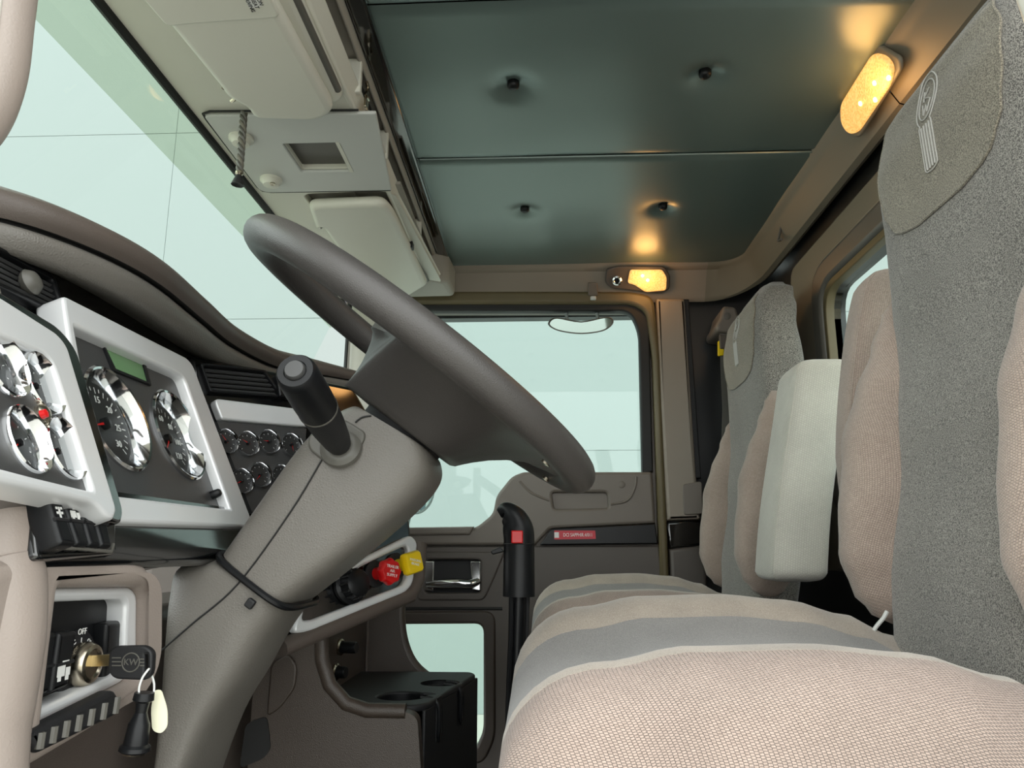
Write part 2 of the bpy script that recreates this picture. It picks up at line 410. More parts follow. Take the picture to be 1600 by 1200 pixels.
link('seam_piping', tube([W(x0c+.005+k*(x1c-x0c-.01)/20, seamY, ZC+.0025) for k in range(21)], .0035, 8), 'ceil', ce)

# --- roof rails: one moulding along the rear and round the corner to the door header
def sweep(path, prof):
    """path: [(x, y, outx, outy)], prof(i): [(out, dz)]"""
    return grid([[W(x+ox*o, y+oy*o, dz) for o, dz in prof(k)] for k, (x, y, ox, oy) in enumerate(path)])
rail = thing('trim_1', W(.67, 1.5, .9), kind='structure')
pathr = [(.69, .5+(2.40-.5)*k/14, 1, 0) for k in range(15)]
arc = []
for k in range(1, 13):
    a = math.pi/2*k/12; arc.append((.69-.10+.10*math.cos(a), 2.44+.10*math.sin(a), math.cos(a), math.sin(a)))
profR = [(-.012, .985), (-.004, .972), (.004, .966), (.012, .955), (.03, .925), (.040, .908), (.046, .898), (.062, .893), (.075, .90)]
def blend(t): 
    H = [(-.012, .985), (-.004, .972), (.004, .966), (.02, .962), (.05, .91), (.07, .88), (.076, .868), (.082, .865), (.09, .87)]
    return [(a[0]*(1-t)+b[0]*t, a[1]*(1-t)+b[1]*t) for a, b in zip(profR, H)]
seg1 = [p for p in pathr if p[1] < 1.44]; seg1.append((.69, 1.445, 1, 0))
seg2 = [(.69, 1.449, 1, 0)]+[p for p in pathr if p[1] > 1.449]+arc
seg2.append((.575, 2.54, 0, 1))
seg3 = [(.577-(.577+.34)*k/10, 2.541, 0, 1) for k in range(11)]
link('rear_rail', sweep(seg1, lambda k: profR), 'rail', rail)
def p2(k):
    n = len(seg2)-13; t = max(0, (k-n)/12.0); t = min(1, t); return blend(t*t*(3-2*t))
link('corner_rail', sweep(seg2, p2), 'rail', rail)
hd = thing('trim_2', W(.06, 2.56, .87), kind='structure')
link('door_header', sweep(seg3, lambda k: blend(1)), 'header', hd)
# side wall behind the door: pillar cover and black corner
PD = PL(W(0, YD, 0), EX, -EY)
def pdp(pts, r=0.0, c=0): return pp(PD, pts, r, c)
ws = thing('wall_right', W(.5, YD, -.75), kind='structure')
link('corner_lining', box(W(.62, YD+.075, .12), (.5, .05, 1.76)), 'vinyl_black', ws)
link('pillar_cover', plate(PD, pdp([(1024, 470), (1068, 470), (1086, 748), (1092, 812), (1040, 814), (1030, 640)], .006), -.02, .03, bevel=.012), 'header', ws)
link('pillar_edge', plate(PD, pdp([(1066, 470), (1075, 470), (1094, 748), (1085, 748)]), -.02, .02, bevel=.004), 'black_matte', ws)
link('belt_cover', plate(PD, pdp([(1066, 757), (1096, 752), (1098, 803), (1068, 805)], .012, .03), .03, .036, bevel=.003), 'door_grey', ws)
link('pillar_strip', plate(PD, pdp([(1040, 816), (1094, 813), (1096, 852), (1044, 858)]), -.02, .022, bevel=.008), 'black_gloss', ws)
link('pillar_base', plate(PD, pdp([(1044, 858), (1100, 852), (1115, 1200), (1060, 1200)]), -.02, .03, bevel=.012), 'door_dark', ws)
link('wall_board', box(W(.1, YD+.14, .93), (1.75, .05, .16)), 'vinyl_black', ws)

# --- passenger A-pillar and the windscreen
wind = thing('window_2', W(-.8, 1.5, .2), kind='structure')
def wx(dz): return -.719-.44*(.872-dz)
NB = 40
def wgrid(za, zb, n, off=0): return grid([[W(wx(za+(zb-za)*i/n)+off-.05*0, .5+2.12*j/NB, za+(zb-za)*i/n) for j in range(NB+1)] for i in range(n+1)])
link('pane', wgrid(.10, .875, 12, -.006), 'glass_wind', wind)
link('sun_band', wgrid(.783, .874, 2), 'glass_band', wind)
link('seal', tube([W(-.714, .4+2.2*k/20, .872) for k in range(21)], .010, 8), 'seal', wind)
ap = thing('trim_3', W(-.62, 2.6, .2), kind='structure')
def post(pa, pb, wa, wb, d=.06):
    rows = []
    for t in [k/8 for k in range(9)]:
        c = Vector(pa)*(1-t)+Vector(pb)*t; w = wa*(1-t)+wb*t
        rows.append([c+Vector((w*math.cos(a)*abs(math.cos(a))**-.35 if abs(math.cos(a)) > 1e-3 else 0, d*math.sin(a)*abs(math.sin(a))**-.35 if abs(math.sin(a)) > 1e-3 else 0, 0)) for a in [2*math.pi*k/24+.01 for k in range(24)]])
    return grid(rows, close_j=True, cap=True)
link('pillar_cover', post(W(-.62, 2.62, -.1), W(-.60, 2.60, .90), .062, .075, .05), 'beige', ap)
link('pillar_seal', tube([W(-.688, 2.565, .40), W(-.676, 2.55, .88)], .006, 6), 'seal', ap)

# ================================================================== PASSENGER DOOR
door = thing('door_1', W(0, YD, -.75), kind='structure')
winpts = [(575, 487), (1000, 486), (1006, 735), (1004, 741), (830, 744), (800, 757), (782, 778), (770, 803), (742, 826), (640, 829), (560, 829)]
wr_ = [.004, .05, .03, .02, .02, .02, .02, .02, .03, .01, .01]
hole_w = pp(PD, winpts, wr_)
lowpts = [(596, 975), (756, 974), (756, 1142), (742, 1172), (596, 1172)]
hole_l = pp(PD, lowpts, [.02, .03, .03, .02, .02])
shell = pp(PD, [(540, 462), (985, 462), (1022, 480), (1036, 560), (1042, 905), (1052, 1290), (540, 1290)], [.0, .05, .05, 0, 0, 0, 0])
link('door_shell', plate(PD, shell, -.05, -.012, [hole_w, hole_l]), 'door_grey', door)
# frame round the glass: olive edge strip then the black seal
link('edge_strip', plate(PD, pp(PD, [(545, 458), (985, 459), (1020, 466), (1030, 560), (1044, 905), (1030, 905), (1018, 560), (1008, 490), (985, 478), (545, 478)], [0, .03, .06, .02, 0, 0, .02, .05, .03, 0]), -.02, .03, bevel=.012), 'olive', door)
link('window_seal', plate(PD, pp(PD, [(548, 474), (1000, 474), (1014, 500), (1020, 738), (1003, 740), (998, 520), (985, 487), (548, 487)], [0, .05, .02, 0, 0, .03, .05, 0]), -.03, .012, bevel=.006), 'seal', door)
link('pane', plate(PD, pp(PD, [(540, 478), (1010, 478), (1014, 745), (830, 760), (790, 800), (750, 840), (540, 840)]), -.032, -.028), 'glass_door', door)
link('lower_pane', plate(PD, pp(PD, [(590, 968), (765, 968), (765, 1180), (590, 1180)]), -.034, -.03), 'glass_low', door)
# upper moulding with the pull pocket
up = [(540, 829), (640, 830), (742, 827), (771, 803), (776, 775), (800, 745), (818, 738), (1018, 738), (1023, 818), (860, 826), (838, 850), (836, 852), (540, 852)]
pocket = pp(PD, [(862, 770), (948, 770), (950, 794), (866, 796)], .012)
link('upper_moulding', plate(PD, pp(PD, up, [.0, .02, .03, .02, .02, .02, .01, .01, 0, .01, .01, 0, 0]), -.012, .02, [pocket], bevel=.01), 'door_grey', door)
link('pull_pocket', plate(PD, pp(PD, [(856, 764), (954, 764), (956, 800), (860, 802)], .012), -.011, .0, bevel=.002), 'door_grey', door)
rb = [pY(x, y, YD-.0205) for x, y in [(812, 752), (830, 770), (858, 782)]]
link('moulding_ridge', tube(cr(rb, 6), .004, 8), 'door_grey', door)
rb = [pY(x, y, YD-.0205) for x, y in [(954, 788), (980, 782), (992, 762), (994, 745)]]
link('moulding_ridge', tube(cr(rb, 6), .004, 8), 'door_grey', door)
link('screw_cap', lathe(PD.at(971, 757, .02), -EY, [(.012, -.002), (.012, .002), (.01, .003), (.0, .003)]), 'door_grey', door)
link('upper_ledge', plate(PD, pp(PD, [(540, 826), (742, 823), (735, 836), (540, 838)]), .01, .03, bevel=.008), 'door_grey', door)
# black strip and red sticker
stp = pp(PD, [(862, 826), (1024, 818), (1028, 850), (843, 852)], [.01, .004, .004, .004], .022)
link('black_strip', plate(PD, stp, .0, .024, bevel=.004), 'black', door)
lab = link('sticker', plate(PD, pp(PD, [(866, 829), (930, 829), (931, 842), (866, 843)], 0, .0245), .0238, .0246), mat('red sticker', (190, 25, 45), .4), door)
a, b = PD.ab(903, 836, .0246)
link('lettering', text(PD, 'DCI SAPPHIR.4/011', a, b, .0165, .0247, sx=.72), 'white', lab)
a, b = PD.ab(870, 836, .0246)
link('sticker_icon', plate(PD, [(a-.008, b-.009), (a+.007, b-.009), (a+.007, b+.009), (a-.008, b+.009)], .0246, .0249), 'white', lab)
# lower card, handle dish, lower window frame
low = [(540, 855), (1028, 853), (1034, 905), (1048, 1290), (540, 1290)]
hole_l2 = pp(PD, [(585, 962), (768, 961), (768, 1150), (752, 1184), (585, 1184)], [.02, .04, .03, .03, .02])
hole_h = pp(PD, [(664, 874), (752, 874), (752, 926), (664, 926)], .018)
link('door_card', plate(PD, pp(PD, low), -.012, .012, [hole_l2, hole_h], bevel=.005), 'door_dark', door)
link('card_joint', tube([PD.at(x, 951, .013) for x in (560, 640, 700, 785)], .005, 8), 'seal', door)
link('lower_window_frame', plate(PD, pp(PD, [(585, 955), (775, 954), (775, 1152), (756, 1192), (585, 1192)], [.02, .04, .03, .03, .02]), -.01, .018, [hole_l], bevel=.008), 'brown', door)
link('lower_window_seal', plate(PD, pp(PD, [(590, 967), (764, 966), (764, 1148), (748, 1178), (590, 1178)], [.02, .035, .03, .02, .02]), -.03, .008, [pp(PD, lowpts, [.02, .03, .03, .02, .02])], bevel=.005), 'seal', door)
dish = link('handle_dish', plate(PD, pp(PD, [(650, 862), (790, 862), (772, 905), (757, 938), (652, 938)], [.02, .01, .02, .02, .02]), .005, .018, [pp(PD, [(664, 874), (752, 874), (752, 926), (664, 926)], .014)], bevel=.006), 'door_dark', door)
link('dish_floor', plate(PD, pp(PD, [(660, 870), (756, 870), (756, 930), (660, 930)]), -.013, -.01), 'black_matte', door)
hdl = link('door_handle', tube(cr([PD.at(x, y, c) for x, y, c in [(668, 913, .006), (690, 912, .018), (715, 911, .021), (735, 912, .018), (748, 908, .006)]], 6), [.012+.004*math.sin(math.pi*k/24) for k in range(25)], 12), 'chrome', door)
link('handle_bracket', plate(PD, pp(PD, [(663, 876), (680, 876), (678, 924), (663, 922)], .006), -.005, .014, bevel=.005), 'chrome', door)
link('handle_bracket', plate(PD, pp(PD, [(735, 876), (752, 876), (752, 924), (738, 922)], .006), -.005, .014, bevel=.005), 'chrome', door)

# ================================================================== OVERHEAD CONSOLE
oc = thing('overhead_console', W(-.5, 1.5, .87), 'light beige overhead storage console running above the windscreen', 'console')
PO = PL(W(-.5, 1.5, .872), EX, -EZ)
vis_hole = pp(PO, [(474, 304), (612, 298), (688, 440), (655, 452), (585, 452)], [.02, .05, .02, .02, .02])
def xyab(x, y): return (x+.5, -(y-1.5))
link('underside', plate(PO, [xyab(-.718, .5), xyab(-.372, .5), xyab(-.372, 2.52), xyab(-.718, 2.52)], -.02, 0, [vis_hole, pp(PO, [(442, 220), (530, 218), (552, 263), (472, 264)], .004)], bevel=.004), 'beige_light', oc)
link('visor_recess', plate(PO, [xyab(-.70, 1.75), xyab(-.35, 1.75), xyab(-.35, 2.52), xyab(-.70, 2.52)], -.03, -.022), 'beige', oc)
# shelf cubbies
def strip(xa, za, xb, zb, y0, y1, t=.006, m='beige', name='lip', par=None):
    d = Vector((xb-xa, 0, zb-za)); n = Vector((d.z, 0, -d.x)).normalized()*t
    vs = [W(xa, y0, za), W(xb, y0, zb), W(xb, y1, zb), W(xa, y1, za)]
    return link(name, mesh(vs+[v-n for v in vs], [(0,1,2,3),(7,6,5,4),(0,4,5,1),(1,5,6,2),(2,6,7,3),(3,7,4,0)]), m, par or oc, bevel=t*.4)
strip(-.376, .868, -.357, .906, .5, 2.46, .014, 'beige_light', 'lower_lip')
strip(-.358, .952, -.348, .966, .5, 2.46, .008, 'beige', 'upper_lip')
strip(-.362, .903, -.53, .903, .5, 2.46, .005, 'beige', 'shelf')
strip(-.47, .885, -.47, .985, .5, 2.46, .005, 'beige', 'shelf_back')
strip(-.35, .970, -.47, .970, .5, 2.46, .004, 'beige', 'shelf_roof')
link('blank_cover', box(W(-.40, (pX(562, 108, -.36).y+pX(603, 236, -.36).y)/2, .925), (.05, pX(603, 236, -.36).y-pX(562, 108, -.36).y-.02, .07)), 'black_matte', oc)
for yy in [.55] + [pX(x, y, -.36).y for x, y in ((562, 108), (603, 236), (656, 348))] + [2.44]:
    link('divider', box(W(-.44, yy, .925), (.17, .014, .075)), 'beige_light', oc, bevel=.003)
bs = link('edge_strip', join([box(W(-.330, 1.5, .972), (.036, 1.93, .022))]), 'black_gloss', oc, bevel=.006)
# far end cheek that runs into the door header
chk = [W(-.372, 2.36, .87), W(-.31, 2.40, .87), W(-.30, 2.54, .865), W(-.72, 2.54, .86), W(-.72, 2.44, .87)]
link('end_cheek', mesh(chk+[v+Vector((0, 0, .11)) for v in chk], [(4,3,2,1,0),(5,6,7,8,9)]+[(i, (i+1) % 5, 5+(i+1) % 5, 5+i) for i in range(5)]), 'beige', oc, bevel=.02)
# driver side housing
ye = pZ(560, 160, .85).y
hs_ = rounded([xyab(-.455, .5), xyab(-.376, .5), xyab(-.376, ye), xyab(-.455, ye)], [.0, .0, .035, .02])
link('driver_housing', plate(PO, hs_, -.005, .03, bevel=.018, res=4), 'beige_light', oc)
# centre panel with coin tray and two locks
cp = link('centre_panel', plate(PO, pp(PO, [(318, 176), (588, 172), (612, 293), (408, 297)], [.012, .004, .004, .03]), .0, .008, [pp(PO, [(442, 220), (530, 218), (552, 263), (472, 264)], .004)], bevel=.003), 'panel_grey', oc)
tr_q = [PO.ab(*p) for p in [(436, 214), (536, 212), (560, 268), (466, 270)]]
link('tray_floor', plate(PO, tr_q, -.019, -.012), 'gasket', cp)
link('tray_wall', plate(PO, pp(PO, [(524, 217), (530, 217), (553, 264), (547, 264)]), -.012, .0085), 'beige_light', cp)
for x, y in ((377, 215), (424, 280)):
    lk = link('lock_knob', lathe(PO.at(x, y, .008), -EZ, [(.026, 0), (.026, .006), (.021, .009), (.018, .016), (.010, .018), (.0, .018)]), 'beige_light', cp)
    link('lock_slot', lathe(PO.at(x+2, y+6, .024), -EZ, [(.006, 0), (.006, .004), (.003, .004), (.0, .003)], 14), 'steel', lk)
link('panel_edge_line', tube([PO.at(x, y, .005) for x, y in [(560, 172), (328, 174), (317, 178), (322, 186), (364, 241), (402, 292), (410, 298), (424, 300), (610, 297)]], .0026, 6), 'seal', oc)
link('screw', lathe(PO.at(334, 229, 0), -EZ, [(.005, 0), (.005, .002), (.0, .003)], 12), 'steel', oc)
# metal clip hanging from the shelf lip
cl = thing('clip', pX(572, 150, -.362), 'small bare metal clip hanging from the shelf lip', 'clip')
link('clip_wire', tube(cr([pX(x, y, -.352) for x, y in [(573, 128), (575, 138), (572, 148), (576, 156)]], 5), .0035, 8), 'steel', cl)
link('clip_tab', plate(PL(pX(572, 164, -.352), EY, EX), rounded([(-.011, -.010), (.011, -.010), (.009, .012), (-.009, .012)], .003), -.003, .003, bevel=.001), 'steel', cl)

# ---------------------------------------------------------------- sun visors
def visor(name, pts, rad, dz, label, clip, tilt=None, extra=None):
    pl = PL(W(-.5, 1.5, dz), EX, -EZ)
    t = thing(name, pl.at(*pts[0]), label, 'sun visor', 'padded sun visors')
    link('pad', plate(pl, pp(pl, pts, rad), -.015, .015, bevel=.0145, res=6), 'beige_light', t)
    return t, pl
v1, pv1 = visor('sun_visor', [(95, -180), (345, 128), (354, 142), (386, 160), (398, 178), (498, 181), (524, 166), (298, -250)], [.02, .012, .012, .012, .02, .03, .04, .02], .835,
    'large padded beige sun visor above steering wheel with warning label', None)
link('clip_hook', tube(cr([pv1.at(x, y, -.008) for x, y in [(348, 136), (362, 144), (368, 152), (362, 158)]], 5), .004, 8), 'steel', v1)
link('hinge_rod', tube([pZ(445, -40, .85), pZ(528, 140, .85)], .007, 10), 'gasket', v1)
link('flap', plate(pv1, pp(pv1, [(95, -170), (262, 28), (300, 24), (440, 14), (318, -230)], .012), .008, .017, bevel=.004), 'beige_light', v1)
lb = link('warning_label', plate(pv1, pp(pv1, [(360, -50), (390, 13), (410, 9), (384, -55)], .003, .017), .017, .0176), 'white', v1)
a, b = pv1.ab(392, -6, .0176)
link('lettering', text(pv1, 'CAUTION\nADJUST SEAT\nBEFORE DRIVING', a, b, .009, .0177, rot=math.radians(-90)), 'black', lb)
v2, pv2 = visor('sun_visor', [(482, 316), (600, 311), (616, 330), (668, 440), (638, 458), (600, 458), (545, 408), (505, 350), (494, 352)], [.02, .03, .03, .02, .02, .02, .0, .008, .008], .858,
    'smaller padded beige sun visor above passenger side, set in its recess', None)
link('hinge_rod', tube([pZ(600, 318, .866), pZ(668, 438, .866)], .006, 10), 'gasket', v2)
link('hinge_clip', box(pZ(640, 384, .864), (.022, .03, .02)), 'black', v2, bevel=.003)
link('clip_hook', tube(cr([pv2.at(x, y, -.004) for x, y in [(494, 342), (508, 345), (512, 350), (505, 354)]], 5), .004, 8), 'steel', v2)
# braided cord with tassel
Yc = pZ(379, 176, .85).y
cd = thing('visor_cord', pY(373, 292, Yc), 'short braided grey cord with frayed end hanging below centre console panel', 'cord')
pa, pb = pY(381, 176, Yc), pY(374, 270, Yc)
for ph in (0, 1, 2):
    path = []
    for k in range(61):
        t = k/60; c = pa*(1-t)+pb*t; an = t*22+ph*2.094
        path.append(c+Vector((math.cos(an)*.0042, math.sin(an)*.0042, 0)))
    link('strand', tube(path, .0036, 7), mat('grey cord', (112, 108, 98), .9) if ph == 0 else 'gasket', cd)
link('knot', lathe(pb+Vector((0, 0, .002)), (0, 0, -1), [(.004, -.004), (.0075, 0), (.008, .004), (.005, .008)], 12), 'steel', cd)
link('tassel', lathe(pb, (-.08, 0, -1), [(.005, .004), (.008, .012), (.012, .024), (.0125, .026), (.0, .022)], 9), 'black_matte', cd)

# ---------------------------------------------------------------- lamps, hook
def lens_lamp(pl, name, label, base, lens, rb, rl, c, dep):
    t = thing(name, pl.at(*base[0]), label, 'lamp', 'lit cab lamps')
    link('base_plate', plate(pl, pp(pl, base, rb, c), c-.004, c+.006, bevel=.005), 'door_dark' if name == 'dome_lamp' else 'rail', t)
    ln = link('lens', plate(pl, pp(pl, lens, rl, c), c+.004, c+.004+dep, bevel=.006, res=4), 'lens', t)
    return t, ln
nrm = Vector((-.75, 0, -1)).normalized()
PRL = PL(W(.715, 1.4, .925), EY, Vector((-.92, 0, -.39)))
l1, ln1 = lens_lamp(PRL, 'rail_lamp', 'large lit amber lamp on the rear roof rail beside driver headrest',
    [(1372, 66), (1410, 88), (1412, 105), (1345, 215), (1322, 205), (1318, 180)], [(1372, 79), (1392, 84), (1404, 100), (1400, 128), (1348, 204), (1334, 207), (1322, 190), (1321, 160)], .015, .018, .012, .012)
for x, y in ((1366, 130), (1344, 162), (1388, 122), (1367, 156)):
    link('bulb', lathe(PRL.at(x, y, .029), PRL.n, [(.0055, -.002), (.005, .001), (.0, .002)], 12), 'bulb', ln1)
pe = PRL.at(1366, 145, .05)
def lamp_light(name, loc, e, size, parent, rgb=(1, .5, .16)):
    L = D.lights.new(name, 'POINT'); L.energy = e; L.color = rgb; L.shadow_soft_size = size
    o = D.objects.new(name, L); COL.objects.link(o); o.location = loc; o.parent = parent; o.matrix_parent_inverse = world_inv(parent)
lamp_light('glow', pe, .26, .05, l1)
PH = PL(W(0, 2.585, .915), EX, Vector((0, -.80, -.60)))
l2, ln2 = lens_lamp(PH, 'dome_lamp', 'small lit amber dome lamp with round switch on the door header', [(947, 420), (965, 415), (1038, 416), (1047, 430), (1046, 452), (1030, 458), (955, 450), (945, 440)], [(984, 420), (1034, 420), (1041, 432), (1040, 452), (1008, 455), (990, 443), (980, 441)], .012, .01, .012, .012)
sw = link('switch', lathe(PH.at(964, 438, .016), PH.n, [(.017, 0), (.017, .006), (.012, .009), (.009, .005), (.0, .005)], 20), 'chrome', l2)
for x, y in ((1004, 431), (1012, 438)):
    link('bulb', lathe(PH.at(x, y, .029), PH.n, [(.006, -.002), (.005, .001), (.0, .002)], 12), 'bulb', ln2)
lamp_light('glow', PH.at(1010, 436, .05), .2, .045, l2)
hk3 = thing('coat_hook', pX(1222, 375, .73), 'small dark coat hook on the rear roof rail near the corner', 'hook', 'coat hooks')
PR2 = PL(W(.735, 2.2, .92), EY, Vector((-.92, 0, -.39)))
link('hook_plate', plate(PR2, pp(PR2, [(1217, 346), (1225, 344), (1228, 374), (1214, 378)], .003), -.012, .010, bevel=.002), 'rail', hk3)
link('hook_tongue', tube(cr([PR2.at(x, y, c) for x, y, c in [(1221, 352, .01), (1218, 366, .02), (1216, 376, .026), (1221, 374, .03)]], 4), .004, 8), 'gasket', hk3)
hk = thing('coat_hook', pY(926, 468, 2.56), 'small grey coat hook on the header above door window', 'hook', 'coat hooks')
link('hook_plate', plate(PH, pp(PH, [(919, 442), (933, 442), (935, 462), (919, 462)], .004, .02), .01, .022, bevel=.003), 'door_grey', hk)
link('hook_tongue', box(pY(927, 466, 2.545), (.020, .016, .012)), 'panel_grey', hk, bevel=.003)

# ================================================================== DASHBOARD
dash = thing('dashboard', W(-.6, 1.2, -.75), 'taupe truck dashboard with curved hood wrapping round the driver', 'dashboard')
n_d = Vector((.929, 0, .369))
PI_ = PL(W(-.4535, .9, .143), EY, n_d)
brow = cr([pZ(x, y, .35) for x, y in [(-140, 268), (0, 295), (100, 325), (200, 370), (270, 415), (330, 470), (380, 515), (450, 553), (515, 570), (572, 585)]], 8)
def hood_rows(sec):
    rows = []
    for i, p in enumerate(brow):
        f = i/(len(brow)-1); k = 1-.45*max(0, (f-.75)/.25)
        rows.append([p+Vector((dx*k, 0, dz*k)) for dx, dz in sec])
    return grid(rows)
top = [(-.42, .045), (-.25, .04), (-.12, .03), (-.05, .018), (-.02, .008), (-.006, .001), (0, -.006), (.001, -.013), (-.003, -.021), (-.010, -.027)]
link('hood_roll', hood_rows(top), 'taupe_dark', dash, angle=180)
link('hood_groove', hood_rows([(-.010, -.027), (-.020, -.026), (-.018, -.031)]), 'seal', dash)
link('hood_underside', hood_rows([(-.017, -.030), (-.013, -.034), (-.015, -.042), (-.020, -.052), (-.027, -.058), (-.045, -.056), (-.12, -.03)]), 'taupe', dash, angle=180)
# black fascia behind the instruments
fas = pp(PI_, [(-160, 300), (0, 350), (120, 395), (215, 430), (318, 515), (352, 560), (398, 838), (240, 862), (60, 880), (-120, 900)])
link('fascia', plate(PI_, fas, -.09, -.03), 'black_gloss', dash)
link('fascia_ledge', grid([[W(x, y, z) for x, z in [(-.424, .058), (-.4175, .040), (-.4036, .005), (-.4000, -.004), (-.4005, -.011), (-.406, -.016), (-.45, -.018)]] for y in [.60+.5*k/10 for k in range(11)]]), 'black_gloss', dash, angle=180)
link('lower_board', box(W(-.60, .98, -.38), (.18, .92, .62)), 'taupe_dark', dash, bevel=.02)
link('passenger_board', box(W(-.68, 2.1, -.1), (.42, .84, .62)), 'taupe_dark', dash, bevel=.04)
link('top_board', grid([[W(x, y, z) for x, z in [(-1.05, .33), (-.8, .34), (-.62, .33), (-.50, .29), (-.47, .2), (-.47, .0)]] for y in (1.38, 1.7, 2.1, 2.55)]), 'taupe_dark', dash, angle=180)

def circ(cx, cy, r, n=64): return [Vector((cx+r*math.cos(2*math.pi*k/n), cy+r*math.sin(2*math.pi*k/n))) for k in range(n)]
def gauge(pl, px, py, r, par, needle=None, deep=.02, ticks=0, numbers=None, face='gauge_face'):
    a, b = pl.ab(px, py); o = pl.w(a, b)
    g = link('gauge', lathe(o, pl.n, [(r*1.06, -.004), (r*1.07, .003), (r*1.03, .005), (r*.99, .004), (r*.83, -deep*.8), (r*.83, -deep)], 96, cap=False), 'chrome', par, angle=35)
    link('dial', lathe(o, pl.n, [(r*.84, -deep), (0, -deep)], 32, cap=False), face, g)
    ms = []
    for k in range(ticks):
        an = math.radians(225-270*k/(ticks-1)); L = .13 if k % 2 == 0 else .08
        q = Matrix.Rotation(an, 2); c = []
        for u, v in ((.76, -.010), (.76, .010), (.76-L, .010), (.76-L, -.010)):
            p = q @ Vector((u*r, v*r*1.4)); c.append(pl.w(a+p.x, b+p.y, -deep+.0006))
        ms.append(mesh(c, [(0, 1, 2, 3)]))
    if ms: link('tick_marks', join(ms), 'white', g, smooth=False)
    if numbers:
        tt = []
        for k, s in enumerate(numbers):
            an = math.radians(225-270*k/(len(numbers)-1)); tt.append(text(pl, s, a+math.cos(an)*r*.5, b+math.sin(an)*r*.5, r*.2, -deep+.0006))
        link('numerals', join(tt), 'white', g, smooth=False)
    if needle is not None:
        an = math.radians(needle); q = Matrix.Rotation(an, 2)
        c = [pl.w(*(Vector((a, b))+q @ Vector(p)), -deep+.004) for p in ((r*.70, 0), (0, r*.03), (-r*.15, r*.03), (-r*.15, -r*.03), (0, -r*.03))]
        link('needle', mesh(c, [(0, 1, 2, 3, 4)]), 'red', g, smooth=False)
        link('needle_cap', lathe(pl.w(a, b, -deep), pl.n, [(r*.12, 0), (r*.11, .006), (0, .007)], 16), 'black', g)
    link('gauge_glass', lathe(o, pl.n, [(r*.92, -.004), (0, -.004)], 32, cap=False), 'glass_gauge', g)
    return g
# --- main cluster
ic = thing('instrument_cluster', PI_.at(290, 822), 'silver framed instrument cluster with green display and two large dials', 'instrument panel')
inner = [(111, 511), (283, 589), (357, 797), (158, 774)]
gc = [(182, 655), (278, 680)]; gr_ = .058
link('bezel', plate(PI_, pp(PI_, [(93, 462), (288, 560), (298, 572), (394, 826), (145, 817)], [.008, .02, .02, .02, .02]), -.028, .004, [pp(PI_, inner, [.003, .012, .003, .01])], bevel=.004), 'silver', ic)
link('cluster_panel', plate(PI_, pp(PI_, [(100, 498), (290, 580), (368, 806), (138, 782)]), -.028, -.010, [circ(*PI_.ab(x, y, -.01), gr_*1.0) for x, y in gc]), 'graphite', ic)
PIg = PL(PI_.w(0, 0, -.010), PI_.e1, PI_.n)
gauge(PIg, *gc[0], gr_, ic, needle=195, ticks=25, numbers=['0', '5', '10', '15', '20', '25', '30'], deep=.015)
gauge(PIg, *gc[1], gr_, ic, needle=225, ticks=25, numbers=['0', '20', '40', '60', '80', '100', '120'], deep=.015)
dsp = link('display', plate(PI_, pp(PI_, [(160, 531), (222, 560), (233, 598), (180, 577)], 0, -.009), -.011, -.009), 'lcd', ic)
link('display_frame', plate(PI_, pp(PI_, [(157, 526), (225, 558), (237, 602), (178, 579)], 0, -.007), -.011, -.007, [pp(PI_, [(160, 531), (222, 561), (232, 597), (181, 576)], 0, -.007)]), 'black', ic)
link('trip_knob', lathe(PI_.at(331, 774, -.01), PI_.n, [(.006, 0), (.0055, .010), (.004, .012), (0, .012)], 14), 'black', ic)
# --- near gauge panel
nG = Vector((.929*math.cos(.09), .929*math.sin(.09), .369))
PG = PL(PI_.at(180, 800, .03)-nG*.03, Vector((-math.sin(.09), math.cos(.09), 0)), nG)
gp = thing('gauge_panel', PG.at(60, 780), 'silver framed panel of small chrome gauges nearest the driver door', 'instrument panel', 'small gauge panels')
lo_ = [(-150, 375), (0, 462), (90, 520), (106, 540), (184, 798), (179, 812), (170, 808), (149, 786), (56, 764), (-80, 736)]
li_ = [(-90, 480), (0, 525), (80, 557), (147, 767), (54, 744), (-50, 716)]
g2 = [(65, 600), (99, 702), (5, 570), (41, 688)]
link('bezel', plate(PG, pp(PG, lo_, [.01, .02, .02, .02, .006, .004, .004, .01, .01, .01], .03), .004, .03, [pp(PG, li_, [.005, .01, .014, .004, .01, .005], .03)], bevel=.004), 'silver', gp)
link('gauge_plate', plate(PG, pp(PG, [(-120, 455), (0, 512), (92, 548), (158, 777), (52, 752), (-60, 727)], 0, .024), -.006, .024, [circ(*PG.ab(x, y, .024), .0262) for x, y in g2]), 'graphite', gp)
link('side_wall', plate(PG, pp(PG, [(-130, 380), (0, 455), (92, 510), (120, 545), (194, 800), (190, 818), (172, 813), (150, 790), (56, 768), (-80, 740)], [.01, .02, .02, .02, .01, .006, .006, .01, .01, .01], .02), -.03, .02, [pp(PG, [(-85, 486), (0, 531), (76, 563), (139, 759), (54, 739), (-44, 714)], 0, .02)], bevel=.003), 'black_gloss', gp)
PIg2 = PL(PG.w(0, 0, .024), PG.e1, PG.n)
for k, (x, y) in enumerate(g2): gauge(PIg2, x, y, .0268, gp, needle=150+20*k, ticks=9, deep=.009)
link('warning_light', lathe(PG.at(62, 648, .024), PG.n, [(.008, 0), (.008, .004), (.005, .007), (0, .008)], 16), 'steel', gp)
link('warning_light_lens', lathe(PG.at(65, 648, .029), PG.n, [(.004, 0), (.0035, .004), (0, .005)], 12), 'red', gp)
